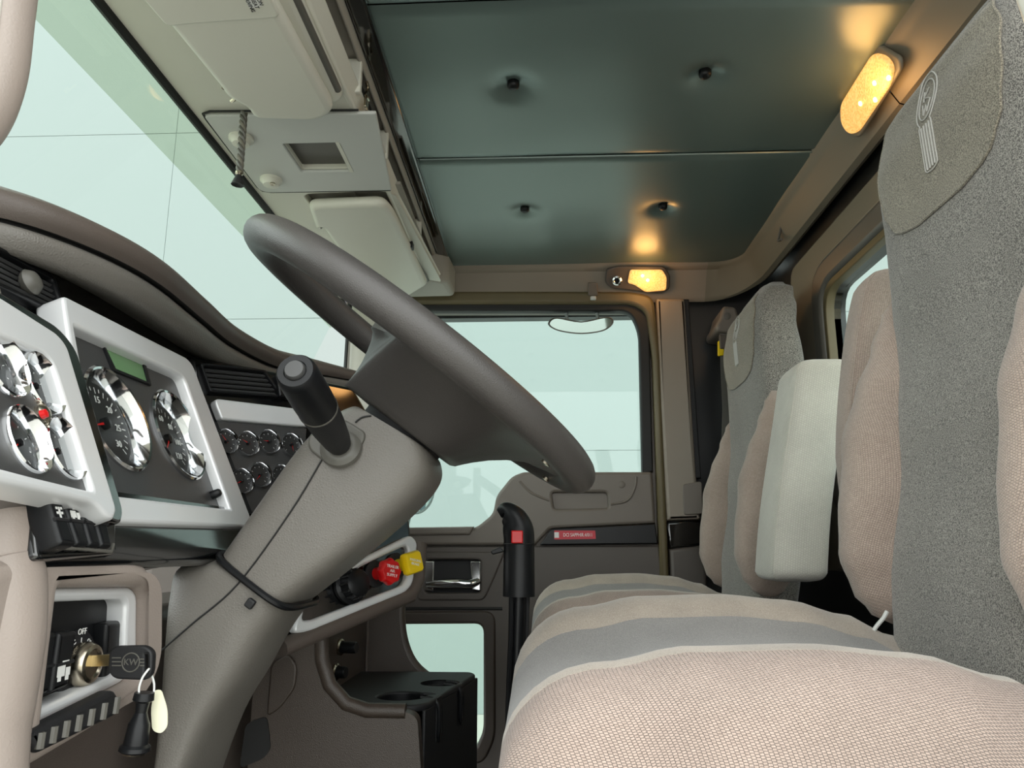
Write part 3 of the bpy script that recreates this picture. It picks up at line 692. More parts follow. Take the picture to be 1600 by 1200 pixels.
# --- vents
def vent(pl, q, n_sl, label, c, knob, n_v=5):
    t = thing('air_vent', pl.at(*q[3]), label, 'vent', 'dashboard air vents')
    A = [Vector(pl.ab(x, y, c)) for x, y in q]       # tl tr br bl
    def bl(u, v): return (A[0]*(1-u)+A[1]*u)*(1-v)+(A[3]*(1-u)+A[2]*u)*v
    g = .1
    outer = [bl(-g*.4, -g), bl(1+g*.4, -g), bl(1+g*.4, 1+g), bl(-g*.4, 1+g)]
    link('vent_frame', plate(pl, rounded(outer, .004), c-.02, c+.004, [rounded([bl(0, 0), bl(1, 0), bl(1, 1), bl(0, 1)], .004)], bevel=.003), 'black', t)
    link('vent_back', plate(pl, [bl(-.02, -.05), bl(1.02, -.05), bl(1.02, 1.05), bl(-.02, 1.05)], c-.05, c-.045), 'seal', t)
    for k in range(n_sl):
        v = (k+.5)/n_sl; p, q_ = bl(0, v), bl(1, v)
        vs = []
        for e in (p, q_):
            for db, dc in ((.0022, -.004), (-.0030, .001), (-.0045, -.002), (.0005, -.018)): vs.append(pl.w(e.x, e.y+db, c+dc))
        link('slat', mesh(vs, [(0,1,5,4),(1,2,6,5),(2,3,7,6),(3,0,4,7),(0,3,2,1),(4,5,6,7)]), 'graphite', t, smooth=False)
    for k in range(n_v):
        u = (k+.5)/n_v; p, q_ = bl(u, 0), bl(u, 1)
        link('vane', mesh([pl.w(p.x, p.y, c-.022), pl.w(q_.x, q_.y, c-.022), pl.w(q_.x+.002, q_.y, c-.04), pl.w(p.x+.002, p.y, c-.04), pl.w(p.x+.0025, p.y, c-.022), pl.w(q_.x+.0025, q_.y, c-.022), pl.w(q_.x+.0045, q_.y, c-.04), pl.w(p.x+.0045, p.y, c-.04)], [(0,1,2,3),(7,6,5,4),(0,4,5,1),(3,2,6,7),(0,3,7,4),(1,5,6,2)]), 'black_matte', t, smooth=False)
    if knob:
        link('thumb_knob', lathe(pl.at(*knob, c), pl.n, [(.004, -.006), (.012, .001), (.014, .006), (.010, .012), (.004, .014), (0, .014)], 16), 'gasket', t)
    return t
vent(PI_, [(-120, 330), (78, 437), (94, 492), (-120, 388)], 6, 'black slatted air vent under hood beside near gauge panel', -.024, (40, 444))

# --- centre stack turned towards the driver
Ac, Bc = pY(335, 628, 1.12), pY(650, 842, 1.45)
ev = Vector((Bc.x-Ac.x, Bc.y-Ac.y, 0)).normalized(); nn = Vector((ev.y, -ev.x, 0)).normalized()*math.cos(.2)+EZ*math.sin(.2)
PC = PL(Ac, ev, nn)
link('stack_board', plate(PC, pp(PC, [(300, 548), (440, 575), (560, 600), (640, 740), (652, 832), (646, 940), (470, 1012), (400, 1000), (330, 700)], .01), -.05, -.012, bevel=.01), 'black_gloss', dash)
cgp = thing('gauge_panel', PC.at(400, 780), 'centre gauge panel with silver top strip, half hidden behind steering column', 'instrument panel', 'small gauge panels')
g3 = [(353, 690), (387, 693), (420, 690), (377, 752), (406, 742), (440, 745), (455, 695)]
link('bezel', plate(PC, pp(PC, [(331, 623), (470, 640), (480, 668), (344, 656)], [.012, .004, .004, .004]), -.012, .004, bevel=.003), 'silver', cgp)
link('gauge_plate', plate(PC, pp(PC, [(340, 657), (480, 669), (470, 800), (395, 800)]), -.011, -.002, []), 'graphite', cgp)
PC2 = PL(PC.w(0, 0, .001), PC.e1, PC.n)
for k, (x, y) in enumerate(g3): gauge(PC2, x, y, .0185, cgp, needle=130+25*k, ticks=9, deep=.0015, face='gauge_face')
vent(PC, [(316, 572), (412, 582), (436, 618), (330, 610)], 5, 'black slatted air vent beside the steering column stalk', -.006, None, 6)
for k, x in enumerate((440, 462)):
    s_ = link('rocker_switch', plate(PC, pp(PC, [(x-10, 586), (x+9, 588), (x+14, 622), (x-5, 620)], .003), -.012, .004, bevel=.003), 'black', None)
    tag(s_, ['black rocker switch right beside the stalk-side air vent', 'black rocker switch hidden behind the stalk knob'][k], 'switch', 'dashboard rocker switches')
hl = link('round_sensor', lathe(pY(518, 605, 1.5), (.3, -1, .2), [(.016, -.01), (.016, .004), (.012, .01), (0, .012)], 20), 'panel_grey', dash)
# control panel with the brake knobs
ctl = thing('control_panel', PC.at(560, 960), 'black control panel with silver surround low on centre stack', 'control panel')
co = [(468, 938), (575, 868), (640, 836), (651, 848), (644, 912), (632, 926), (480, 988), (455, 990)]
ci = [(478, 930), (578, 878), (632, 853), (636, 858), (633, 905), (626, 915), (487, 968), (470, 970)]
link('surround', plate(PC, pp(PC, co, .012), -.012, .004, [pp(PC, ci, .006)], bevel=.004), 'silver', ctl)
link('panel_face', plate(PC, pp(PC, ci, .006), -.012, -.006), 'black_gloss', ctl)
link('lower_lip', tube([PC.at(x, y, -.008) for x, y in [(440, 1012), (560, 962), (640, 930), (652, 905), (655, 850)]], .014, 10), 'taupe_dark', ctl)
hk2 = link('heater_knob', lathe(PC.at(545, 915, -.004), PC.n, [(.030, 0), (.030, .006), (.024, .009), (.022, .026), (.018, .029), (0, .029)], 26), 'black', ctl)
for k in range(12):
    a = 2*math.pi*k/12; o = PC.at(545, 915, 0)+(PC.e1*math.cos(a)+PC.e2*math.sin(a))*.0225
    link('grip_rib', tube([o+PC.n*.008, o+PC.n*.024], .0018, 6), 'black_matte', hk2)
def brake_knob(px, py, m, sides, label, L, r, rot):
    t = thing('brake_knob', PC.at(px, py, -.004), label, 'knob', 'air brake knobs')
    o = PC.at(px, py, -.006); ax = (PC.n+Vector((.15, -.1, -.05))).normalized()
    link('collar', lathe(o, ax, [(.022, 0), (.022, .004), (.013, .006)], 20), 'black_matte', t)
    link('stem', lathe(o, ax, [(.0105, .002), (.0105, L*.6), (.013, L*.75)], 16), m, t)
    x = ax.orthogonal().normalized(); y = ax.cross(x); rows = []
    for k, (rr, h) in enumerate([(r*.55, L*.6), (r*.95, L*.68), (r, L*.78), (r*.97, L*.93), (r*.86, L)]):
        ring = []
        for q in range(32):
            a = 2*math.pi*q/32+rot
            f = 1.0
            if sides == 8: f = 1+.07*math.cos(8*a)
            if sides == 4: f = min(1/max(abs(math.cos(a)), .001), 1/max(abs(math.sin(a)), .001), 1.28)
            ring.append(o+ax*h+(x*math.cos(a-rot)+y*math.sin(a-rot))*rr*f)
        rows.append(ring)
    kb = link('knob_head', grid(rows, close_j=True, cap=True), m, t)
    pk = PL(o+ax*(L+.0003), EX, ax)
    link('knob_lettering', text(pk, 'TRAILER\nAIR\nSUPPLY' if m == 'red' else 'PARKING\nBRAKE', 0, 0, r*.33, 0), 'white', kb, smooth=False)
brake_knob(585, 897, 'red', 8, 'red octagonal trailer air supply knob on control panel', .045, .021, 0)
brake_knob(618, 884, 'yellow', 4, 'yellow square parking brake knob on control panel', .050, .0185, .5)

# --- tower below the stack: side panels, tray with cup holders
YT0, YT1 = 1.30, 1.72
PT = PL(W(0, YT0, 0), EX, -EY)
side = [(420, 1010), (498, 985), (500, 1030), (512, 1072), (540, 1102), (572, 1112), (636, 1112), (652, 1122), (664, 1300), (380, 1300), (395, 1080)]
tw = thing('centre_tower', W(-.33, 1.5, -.75), 'brown moulded tower under centre stack carrying a cup holder tray', 'console')
so = pp(PT, side, [.02, .0, .03, .03, .03, .02, .01, .02, 0, 0, .02])
link('side_panel', plate(PT, so, -.03, .0), 'brown', tw)
link('tray_ledge', tube([PT.at(x, y, -.004) for x, y in [(502, 985), (503, 1030), (515, 1070), (541, 1099), (574, 1110), (634, 1111)]], .012, 10), 'brown', tw)
PT1 = PL(W(0, YT1, 0), EX, -EY)
far = [(520, 905), (636, 905), (630, 960), (634, 1000), (648, 1035), (676, 1058), (700, 1066), (700, 1300), (480, 1300)]
link('side_panel', plate(PT1, pp(PT1, far, [0, .01, .03, .03, .03, .03, .01, 0, 0]), -.03, 0, bevel=.01), 'brown', tw)
link('back_panel', box(W(-.40, 1.525, -.35), (.03, .38, .62)), 'brown', tw)
link('panel_rib', tube([pX(575, 965, -.375), pX(572, 1060, -.375)], .0025, 6), 'taupe_dark', tw)
link('hatch', plate(PT, pp(PT, [(425, 1035), (452, 1020), (466, 1040), (462, 1075), (440, 1105), (418, 1120)], .01), -.0, .006, bevel=.004), 'brown', tw)
link('hatch_opening', plate(PT, pp(PT, [(385, 1130), (418, 1118), (424, 1170), (412, 1185), (375, 1200)], .01), -.001, .003), 'seal', tw)
# tray
zt = -.245
PTT = PL(W(-.30, 1.51, zt), EX, EZ)
hol = [circ(*(Vector((pZ(x, y, zt).x+.30, pZ(x, y, zt).y-1.51))), .042) for x, y in ((628, 1087), (688, 1067))]
cup = thing('cup_holder', W(-.27, 1.51, zt-.3), 'black cup holder tray with two round wells and slotted front', 'cup holder')
link('tray_top', plate(PTT, rounded([(-.10, -.18), (.085, -.18), (.105, -.16), (.158, .15), (.145, .18), (-.10, .18)], .012), -.012, 0, hol, bevel=.004), 'black_matte', cup)
def fx(y): return .1315+y*.171
for k, h in enumerate(hol):
    c = sum(h, Vector((0, 0)))/len(h)
    link('cup_well', lathe(PTT.w(c.x, c.y, -.004), (0, 0, -1), [(.042, 0), (.040, .07), (.0, .072)], 28, cap=False), 'black', cup)
    for s in (-1, 1):
        link('slot_edge', tube(cr([PTT.w(fx(c.y)-.03, c.y+s*.016, .0), PTT.w(fx(c.y)-.006, c.y+s*.016, -.004), PTT.w(fx(c.y)+.002, c.y+s*.016, -.02), PTT.w(fx(c.y)+.002, c.y+s*.014, -.06), PTT.w(fx(c.y)+.001, c.y, -.072)], 5), .0035, 8), 'black', cup)
    link('slot', box(PTT.w(fx(c.y)-.001, c.y, -.036), (.005, .03, .07), Matrix.Rotation(-.168, 3, 'Z')), 'seal', cup, bevel=.001)
link('tray_front', box(PTT.w(.1285, 0, -.21), (.006, .345, .40), Matrix.Rotation(-.168, 3, 'Z')), 'black_matte', cup, bevel=.002)
for k, (x, y, lab) in enumerate(((533, 1011, 'chrome ringed cigarette lighter plug above the cup holder'), (526, 1050, 'capped black power socket below the cigarette lighter'))):
    t = thing('power_socket', pX(x, y, -.385), lab, 'socket', 'power sockets')
    o = pX(x-4, y, -.385)
    link('ring', lathe(o, (1, -.25, 0), [(.014, 0), (.015, .006), (.012, .008), (.011, .0)], 20), 'steel', t)
    link('plug', lathe(o, (1, -.25, 0), [(.0105, .002), (.0105, .022 if k else .034), (.0095, .024 if k else .037), (0, .024 if k else .037)], 18), 'black', t)

# --- near end of the dash and the key switch housing
PK = PL(W(-.43, .75, -.05), EY, EX)
link('end_roll', tube(cr([pY(x, y, .6) for x, y in [(-75, 440), (-58, 520), (-36, 600), (-20, 700), (-13, 800), (-10, 880)]], 6), .033, 20), 'beige_warm', dash, angle=180)
kh = thing('key_housing', W(-.43, .74, -.17), 'rounded taupe housing with silver bezel round the ignition switch plate', 'housing')
ko = [(-70, 874), (215, 872), (244, 888), (242, 1070), (205, 1108), (30, 1215), (-70, 1260)]
kb = [(62, 919), (203, 917), (213, 929), (212, 1030), (194, 1064), (34, 1143)]
ki = [(76, 941), (190, 936), (195, 944), (191, 1036), (178, 1054), (58, 1108)]
link('housing_frame', plate(PK, pp(PK, ko, [0, .02, .03, .04, .03, .02, 0], .03), -.06, .03, [pp(PK, kb, [.004, .012, .012, .014, .014, .004], .01)], bevel=.014, res=5), 'beige_warm', kh)
link('near_roll', tube(cr([pY(x, y, .6) for x, y in [(-8, 884), (-2, 920), (-5, 1000), (-20, 1090), (-32, 1160), (-40, 1300)]], 6), .033, 20), 'beige_warm', kh, angle=180)
link('bezel', plate(PK, pp(PK, kb, [.004, .012, .012, .014, .014, .004], .01), -.02, .012, [pp(PK, ki, [.002, .008, .006, .008, .008, .002], .01)], bevel=.005), 'silver', kh)
link('switch_plate', plate(PK, pp(PK, [(40, 930), (205, 926), (205, 1050), (30, 1135)]), -.03, -.008), 'black', kh)
link('rib_strip', plate(PK, pp(PK, [(48, 1145), (180, 1078), (188, 1092), (182, 1118), (60, 1178)], .004, .036), .02, .036, bevel=.004), 'black_matte', kh)
for k in range(7):
    t = k/6; x = 62+118*t; y = 1156-55*t
    link('rib', tube([PK.at(x+3, y-12, .036), PK.at(x-1, y+14, .036)], .0035, 8), 'gasket', kh)
def rocker(pl, q, c0, c1, label, icon=None, grp='dashboard rocker switches'):
    a = pp(pl, q, .003, c1)
    o = link('rocker_switch', plate(pl, a, c0, c1, bevel=.004, res=3), 'black', None); tag(o, label, 'switch', grp)
    cx = pl.ab(sum(p[0] for p in q)/4, sum(p[1] for p in q)/4, c1)
    link('rocker_ridge', tube([pl.at((q[3][0]*.5+q[0][0]*.5)+1, (q[3][1]+q[0][1])/2+4, c1-.0005), pl.at((q[1][0]+q[2][0])/2-1, (q[1][1]+q[2][1])/2+4, c1-.0005)], .0018, 6), 'black_matte', o)
    if icon:
        b = pl.ab(q[0][0]*.29+q[1][0]*.29+q[2][0]*.21+q[3][0]*.21, q[0][1]*.29+q[1][1]*.29+q[2][1]*.21+q[3][1]*.21, c1)
        ms = []
        for (u0, v0, u1, v1) in icon: ms.append(plate(pl, [(b[0]+u0, b[1]+v0), (b[0]+u1, b[1]+v0), (b[0]+u1, b[1]+v1), (b[0]+u0, b[1]+v1)], c1-.0002, c1+.0004))
        link('symbol', join(ms), 'white', o, smooth=False)
truck = [(-.006, -.003, .001, .003), (.002, -.003, .006, .0015), (-.005, -.0055, -.002, -.003), (.002, -.0055, .005, -.003), (-.002, .004, .004, .0055)]
fan = [(-.004, -.001, .004, .001), (-.001, -.005, .001, .005), (-.004, .003, -.002, .005), (.002, .003, .004, .005)]
tops = [70, 94, 119, 139, 161]; bots = [96, 122, 142, 160, 178]
lbs = ['black rocker switch with work lamp symbol, leftmost of the four', 'black rocker switch with truck symbol, second of the four', 'plain black rocker switch beside the truck symbol switch', 'plain black rocker switch at the right end of the row of four']
for k in range(4):
    rocker(PI_, [(tops[k]+1, 764+3*k), (tops[k+1]-1, 767+3*k), (bots[k+1]-1, 852+1*k), (bots[k]+1, 850+1*k)], .0, [.022, .018, .017, .017][k], lbs[k], [fan, truck, None, None][k])
link('switch_surround', plate(PI_, pp(PI_, [(50, 752), (186, 768), (190, 862), (66, 870)], .006, .008), -.03, .004, bevel=.003), 'black_gloss', dash)
link('surround_lip', tube([PI_.at(x, y, .012) for x, y in [(88, 856), (120, 857), (174, 862), (177, 850)]], .0015, 6), 'gasket', dash)
rocker(PK, [(62, 990), (92, 988), (78, 1082), (48, 1092)], -.01, .012, 'black rocker switch at the left edge of the key plate', None)
rocker(PK, [(94, 988), (122, 985), (108, 1072), (80, 1084)], -.01, .014, 'black rocker switch with white truck symbol left of the ignition', [(u*1.5, v*1.5-.012, U*1.5, V2*1.5-.012) for u, v, U, V2 in truck])
rocker(PK, [(168, 974), (196, 968), (190, 1050), (162, 1066)], -.01, .006, 'black rocker switch right of the ignition, behind the key', None)
# ignition lock and key
ig = thing('ignition_switch', PK.at(135, 1070), 'brass coloured ignition lock on a round black plate', 'ignition')
io = PK.at(114, 1037, -.008)
link('lock_plate', lathe(io, EX, [(.030, 0), (.030, .003), (.028, .005), (0, .005)], 30), 'black_matte', ig)
link('lock_barrel', lathe(io, EX, [(.018, .004), (.020, .008), (.0195, .015), (.017, .019), (.0135, .020), (.012, .018), (0, .018)], 28), 'steel', ig)
a, b = PK.ab(128, 994, -.002)
tx = [text(PK, 'OFF', a, b+.004, .008, -.002), text(PK, 'I', a, b-.004, .007, -.002), text(PK, 'ACC', a-.014, b-.007, .006, -.002, .6), text(PK, 'ON', a+.014, b-.007, .006, -.002, -.6)]
link('position_marks', join(tx), 'white', ig, smooth=False)
YK = io.y; PKY = PL(W(0, YK, 0), EX, -EY)
key = thing('key', PKY.at(140, 1036), 'black headed ignition key with embossed round emblem, in the lock', 'key')
link('blade', plate(PKY, pp(PKY, [(142, 1024), (176, 1022), (176, 1040), (142, 1042)]), -.0015, .0015, bevel=.0005), 'brass', key)
kh_ = link('key_head', plate(PKY, pp(PKY, [(174, 1018), (182, 1009), (230, 1008), (242, 1018), (240, 1050), (232, 1062), (182, 1060), (172, 1048)], .005), -.0045, .0045, [pp(PKY, [(229, 1022), (234, 1022), (234, 1050), (229, 1050)])], bevel=.002), 'black_matte', key)
ca, cb_ = PKY.ab(204, 1035, .005)
em = [tube([PKY.w(ca+.0082*math.cos(q), cb_+.0082*math.sin(q), .0048) for q in [2*math.pi*k/20 for k in range(20)]], .0006, 6, closed=True), text(PKY, 'KW', ca, cb_, .008, .0048, rot=.0)]
for k in range(3): em.append(tube([PKY.at(175, 1028+6*k, .0046), PKY.at(189, 1028+6*k, .0046)], .0006, 6))
for k in range(3): em.append(tube([PKY.at(219, 1030+5*k, .0046), PKY.at(225, 1030+5*k, .0046)], .0006, 6))
link('emblem', join(em), 'gasket', kh_, smooth=False)
ring_ = thing('key_ring', PKY.at(225, 1080), 'thin pale wire loop through the key head', 'key ring')
link('loop', tube(cr([PKY.at(x, y, c) for x, y, c in [(232, 1046, .006), (222, 1060, .009), (217, 1078, .010), (220, 1096, .008), (226, 1100, .0), (238, 1088, -.004), (241, 1072, -.007), (238, 1058, -.007), (233, 1048, -.003)]], 6, True), .0010, 7, closed=True), 'white', ring_)
tor = thing('keyring_torch', PKY.at(210, 1180), 'small black metal torch hanging from the key', 'torch')
ta, tb = PKY.at(226, 1082, .008), PKY.at(209, 1180, .008); ax = (tb-ta)
L_ = ax.length
link('torch_body', lathe(ta, ax, [(.0, 0), (.0085, 0), (.0092, L_*.12), (.0060, L_*.16), (.0050, L_*.32), (.0080, L_*.46), (.0092, L_*.50), (.0105, L_*.82), (.0130, L_*.86), (.0135, L_*.92), (.0115, L_*.95)], 24), 'black', tor, angle=25)
link('torch_lens', lathe(ta, ax, [(.0108, L_*.95), (.0095, L_*.985), (.0, L_*.99)], 20), 'steel', tor)
tg = link('key_tag', plate(PKY, pp(PKY, [(236, 1080), (247, 1079), (257, 1110), (257, 1138), (247, 1149), (233, 1144), (231, 1110)], .006), -.0065, -.0055), 'tag', None)
tag(tg, 'cream oval key tag hanging beside the torch', 'key tag')

# ================================================================== STEERING COLUMN
YN, YF = .92, 1.08
colm = thing('steering_column', W(-.4, 1.0, -.75), 'taupe steering column cover running up to the wheel', 'steering column')
def col_loft(st, ex=4.5, n=44, y0=YN, y1=YF):
    st2 = []
    Ls = cr([pY(*s[0], YN) for s in st], 5); Rs = cr([pY(*s[1], YN) for s in st], 5); rows = []
    for L, R in zip(Ls, Rs):
        c = (L+R)/2; c.y = (y0+y1)/2; e = (R-L)/2; r = []
        for k in range(n):
            a = 2*math.pi*k/n; ca, sa = math.cos(a), math.sin(a)
            u = math.copysign(abs(ca)**(2/ex), ca); v = math.copysign(abs(sa)**(2/ex), sa)
            r.append(c+e*u+EY*v*(y1-y0)/2)
        rows.append(r)
    return grid(rows, close_j=True, cap=True)
link('upper_cover', col_loft([((556, 634), (652, 690)), ((540, 628), (668, 706)), ((500, 648), (668, 742)), ((450, 698), (630, 790)), ((385, 790), (540, 868)), ((336, 862), (440, 946))]), 'taupe', colm, angle=50)
link('lower_cover', col_loft([((330, 872), (438, 952)), ((262, 884), (430, 962)), ((246, 930), (402, 1000)), ((240, 1010), (362, 1070)), ((235, 1120), (312, 1150)), ((225, 1260), (258, 1280))], 4.0), 'taupe', colm, angle=50)
seam = [pY(x, y, YN-.0006) for x, y in [(503, 718), (455, 798), (372, 912), (300, 975), (246, 1022)]]
link('cover_seam', tube(cr(seam, 6), .0011, 6), 'seal', colm)
seam2 = [pY(x, y, YN-.0004) for x, y in [(555, 660), (566, 652), (580, 650)]]
link('cover_seam', tube(cr(seam2, 5), .0011, 6), 'seal', colm)
# cable tie round the collar
Lq, Rq = pY(331, 866, YN), pY(442, 952, YN); c = (Lq+Rq)/2; c.y = 1.0; e = (Rq-Lq)/2*1.03; path = []
for k in range(48):
    a = 2*math.pi*k/48; ca, sa = math.cos(a), math.sin(a)
    path.append(c+e*math.copysign(abs(ca)**(2/4.5), ca)+EY*math.copysign(abs(sa)**(2/4.5), sa)*.083)
tie = thing('cable_tie', c, 'black cable tie cinched round the steering column cover', 'cable tie')
link('band', tube(path, .0042, 8, closed=True), 'black', tie)
link('buckle', box(pY(391, 943, YN-.007), (.010, .008, .011), Matrix.Rotation(.6, 3, 'Y')), 'black_matte', tie, bevel=.002)
# stalk
PN = PL(W(0, YN, 0), EX, -EY)
stk = thing('column_stalk', pY(525, 692, YN), 'thick black column stalk with push button in its end', 'lever')
link('mount_plate', plate(PN, pp(PN, [(482, 680), (534, 652), (572, 676), (570, 690), (536, 730), (515, 728), (482, 702)], .012), -.012, .004, bevel=.003), 'gasket', stk)
sb, st_ = pY(532, 698, .915), pY(461, 579, .735); ax = st_-sb; L_ = ax.length
link('boot', lathe(sb, ax, [(.026, -.004), (.025, .001), (.021, .004), (.018, .006), (.015, .006)], 26), 'gasket', stk)
link('lower_grip', lathe(sb, ax, [(.0135, .004), (.0165, .02), (.0195, L_*.3), (.0215, L_*.52), (.0215, L_*.535)], 30), 'black_matte', stk)
link('grip_ring', lathe(sb, ax, [(.0217, L_*.535), (.0222, L_*.54), (.0222, L_*.55), (.0217, L_*.555)], 30), 'gasket', stk)
ug = link('upper_grip', lathe(sb, ax, [(.0217, L_*.552), (.0220, L_*.7), (.0212, L_*.94), (.0200, L_*.985), (.0180, L_), (.0118, L_), (.0113, L_*.985)], 34), 'black', stk, angle=50)
link('push_button', lathe(sb, ax, [(.0105, L_*.985), (.0105, L_*1.012), (.0092, L_*1.022), (0, L_*1.024)], 26), 'graphite', ug)

# ================================================================== STEERING WHEEL
e0, e1_ = pY(433, 402, 1.0), pY(902, 743, 1.0)
wc = (e0+e1_)/2; du = (e1_-e0).normalized(); RW = (e1_-e0).length/2; nw = Vector((-du.z, 0, du.x)); nw = nw if nw.z > 0 else -nw
def wp(u, v, h): return wc+du*u+EY*v+nw*h
sw_ = thing('steering_wheel', wp(0, 0, -.1), 'dark grey leather grained steering wheel with deep moulded hub', 'steering wheel')
rows = []
for i in range(96):
    a = 2*math.pi*i/96; r = []
    for k in range(20):
        b = 2*math.pi*k/20
        rr = RW+.0235*math.cos(b); h = .0215*math.sin(b)
        r.append(wp(rr*math.cos(a), rr*math.sin(a), h))
    rows.append(r)
link('rim', grid(rows, close_i=True, close_j=True), 'leather', sw_, angle=180)
half_t = [(-.055, 0), (-.055, -.06), (-.045, -.11), (.0, -.17), (.036, -.238), (.06, -.236), (.10, -.222), (.15, -.192), (.188, -.158), (.205, -.12), (.222, -.08), (.236, -.05), (.240, 0)]
half_b = [(-.040, 0), (-.040, -.03), (-.040, -.055), (-.038, -.075), (-.028, -.088), (.015, -.092), (.055, -.091), (.088, -.085), (.105, -.070), (.114, -.050), (.118, -.030), (.120, -.015), (.120, 0)]
def loop(h): return [Vector(p) for p in h]+[Vector((p[0], -p[1])) for p in h[-2:0:-1]]
tl, bl_ = cr(loop(half_t), 4, True), cr(loop(half_b), 4, True)
rows = []
for t, h in [(0, .004)]+[(q, -.012-.072*q**2.0) for q in (0, .2, .4, .58, .74, .87, .95, 1.0)]+[(1.06, -.087)]:
    rows.append([wp((p*(1-t)+q*t).x, (p*(1-t)+q*t).y, h) for p, q in zip(tl, bl_)])
rows.insert(0, [wp(p.x*.6+.01, p.y*.6, .02) for p in tl])
link('hub', grid(rows, close_j=True, cap=True), 'leather', sw_, angle=60)
link('neck', lathe(wp(.04, 0, -.084), -nw, [(.058, 0), (.058, .012), (.050, .03)], 28), 'black_matte', sw_)
for s in (-1, 1):
    link('spoke_screw', lathe(wp(.222, s*.10, -.018), -nw, [(.006, 0), (.006, .004), (0, .005)], 12), 'steel', sw_)

# ================================================================== GEAR LEVER
YS = 1.45
gl = thing('gear_lever', pY(806, 1300, YS), 'black gear lever with hooked knob and red range button', 'gear lever')
path = cr([pY(x, y, YS) for x, y in [(811, 932), (811, 900), (811, 868), (811, 842), (809, 826), (804, 812), (796, 803), (788, 799), (780, 803)]], 5)
rad = cr([(r, 0) for r in (.0295, .0290, .0285, .0285, .0285, .0250, .0215, .0165, .009)], 5)
link('grip', tube(path, [p.x for p in rad], 24, up=(1, 0, 0)), 'black', gl, angle=60)
PGS = PL(W(0, YS-.028, 0), EX, -EY)
link('range_button', plate(PGS, pp(PGS, [(799, 829), (817, 829), (817, 849), (799, 849)], .002), -.004, .004, bevel=.002), 'red', gl)
link('splitter_lever', plate(PGS, pp(PGS, [(765, 861), (781, 854), (787, 862), (768, 867)], .003), -.03, -.018, bevel=.002), 'black', gl)
link('grip_joint', lathe(pY(811, 850, YS), EZ, [(.0290, -.001), (.0295, 0), (.0290, .001)], 28), 'seal', gl)
link('shaft', tube([pY(811, 925, YS), pY(808, 1050, YS), pY(804, 1330, YS)], .0115, 14), 'black', gl)
link('air_line', tube(cr([pY(x, y, YS-.012) for x, y in [(799, 928), (798, 1000), (794, 1100), (790, 1330)]], 4), .0045, 8), 'black', gl)
link('air_line', tube(cr([pY(x, y, YS+.012) for x, y in [(824, 928), (822, 1000), (818, 1100), (815, 1330)]], 4), .0045, 8), 'black_matte', gl)

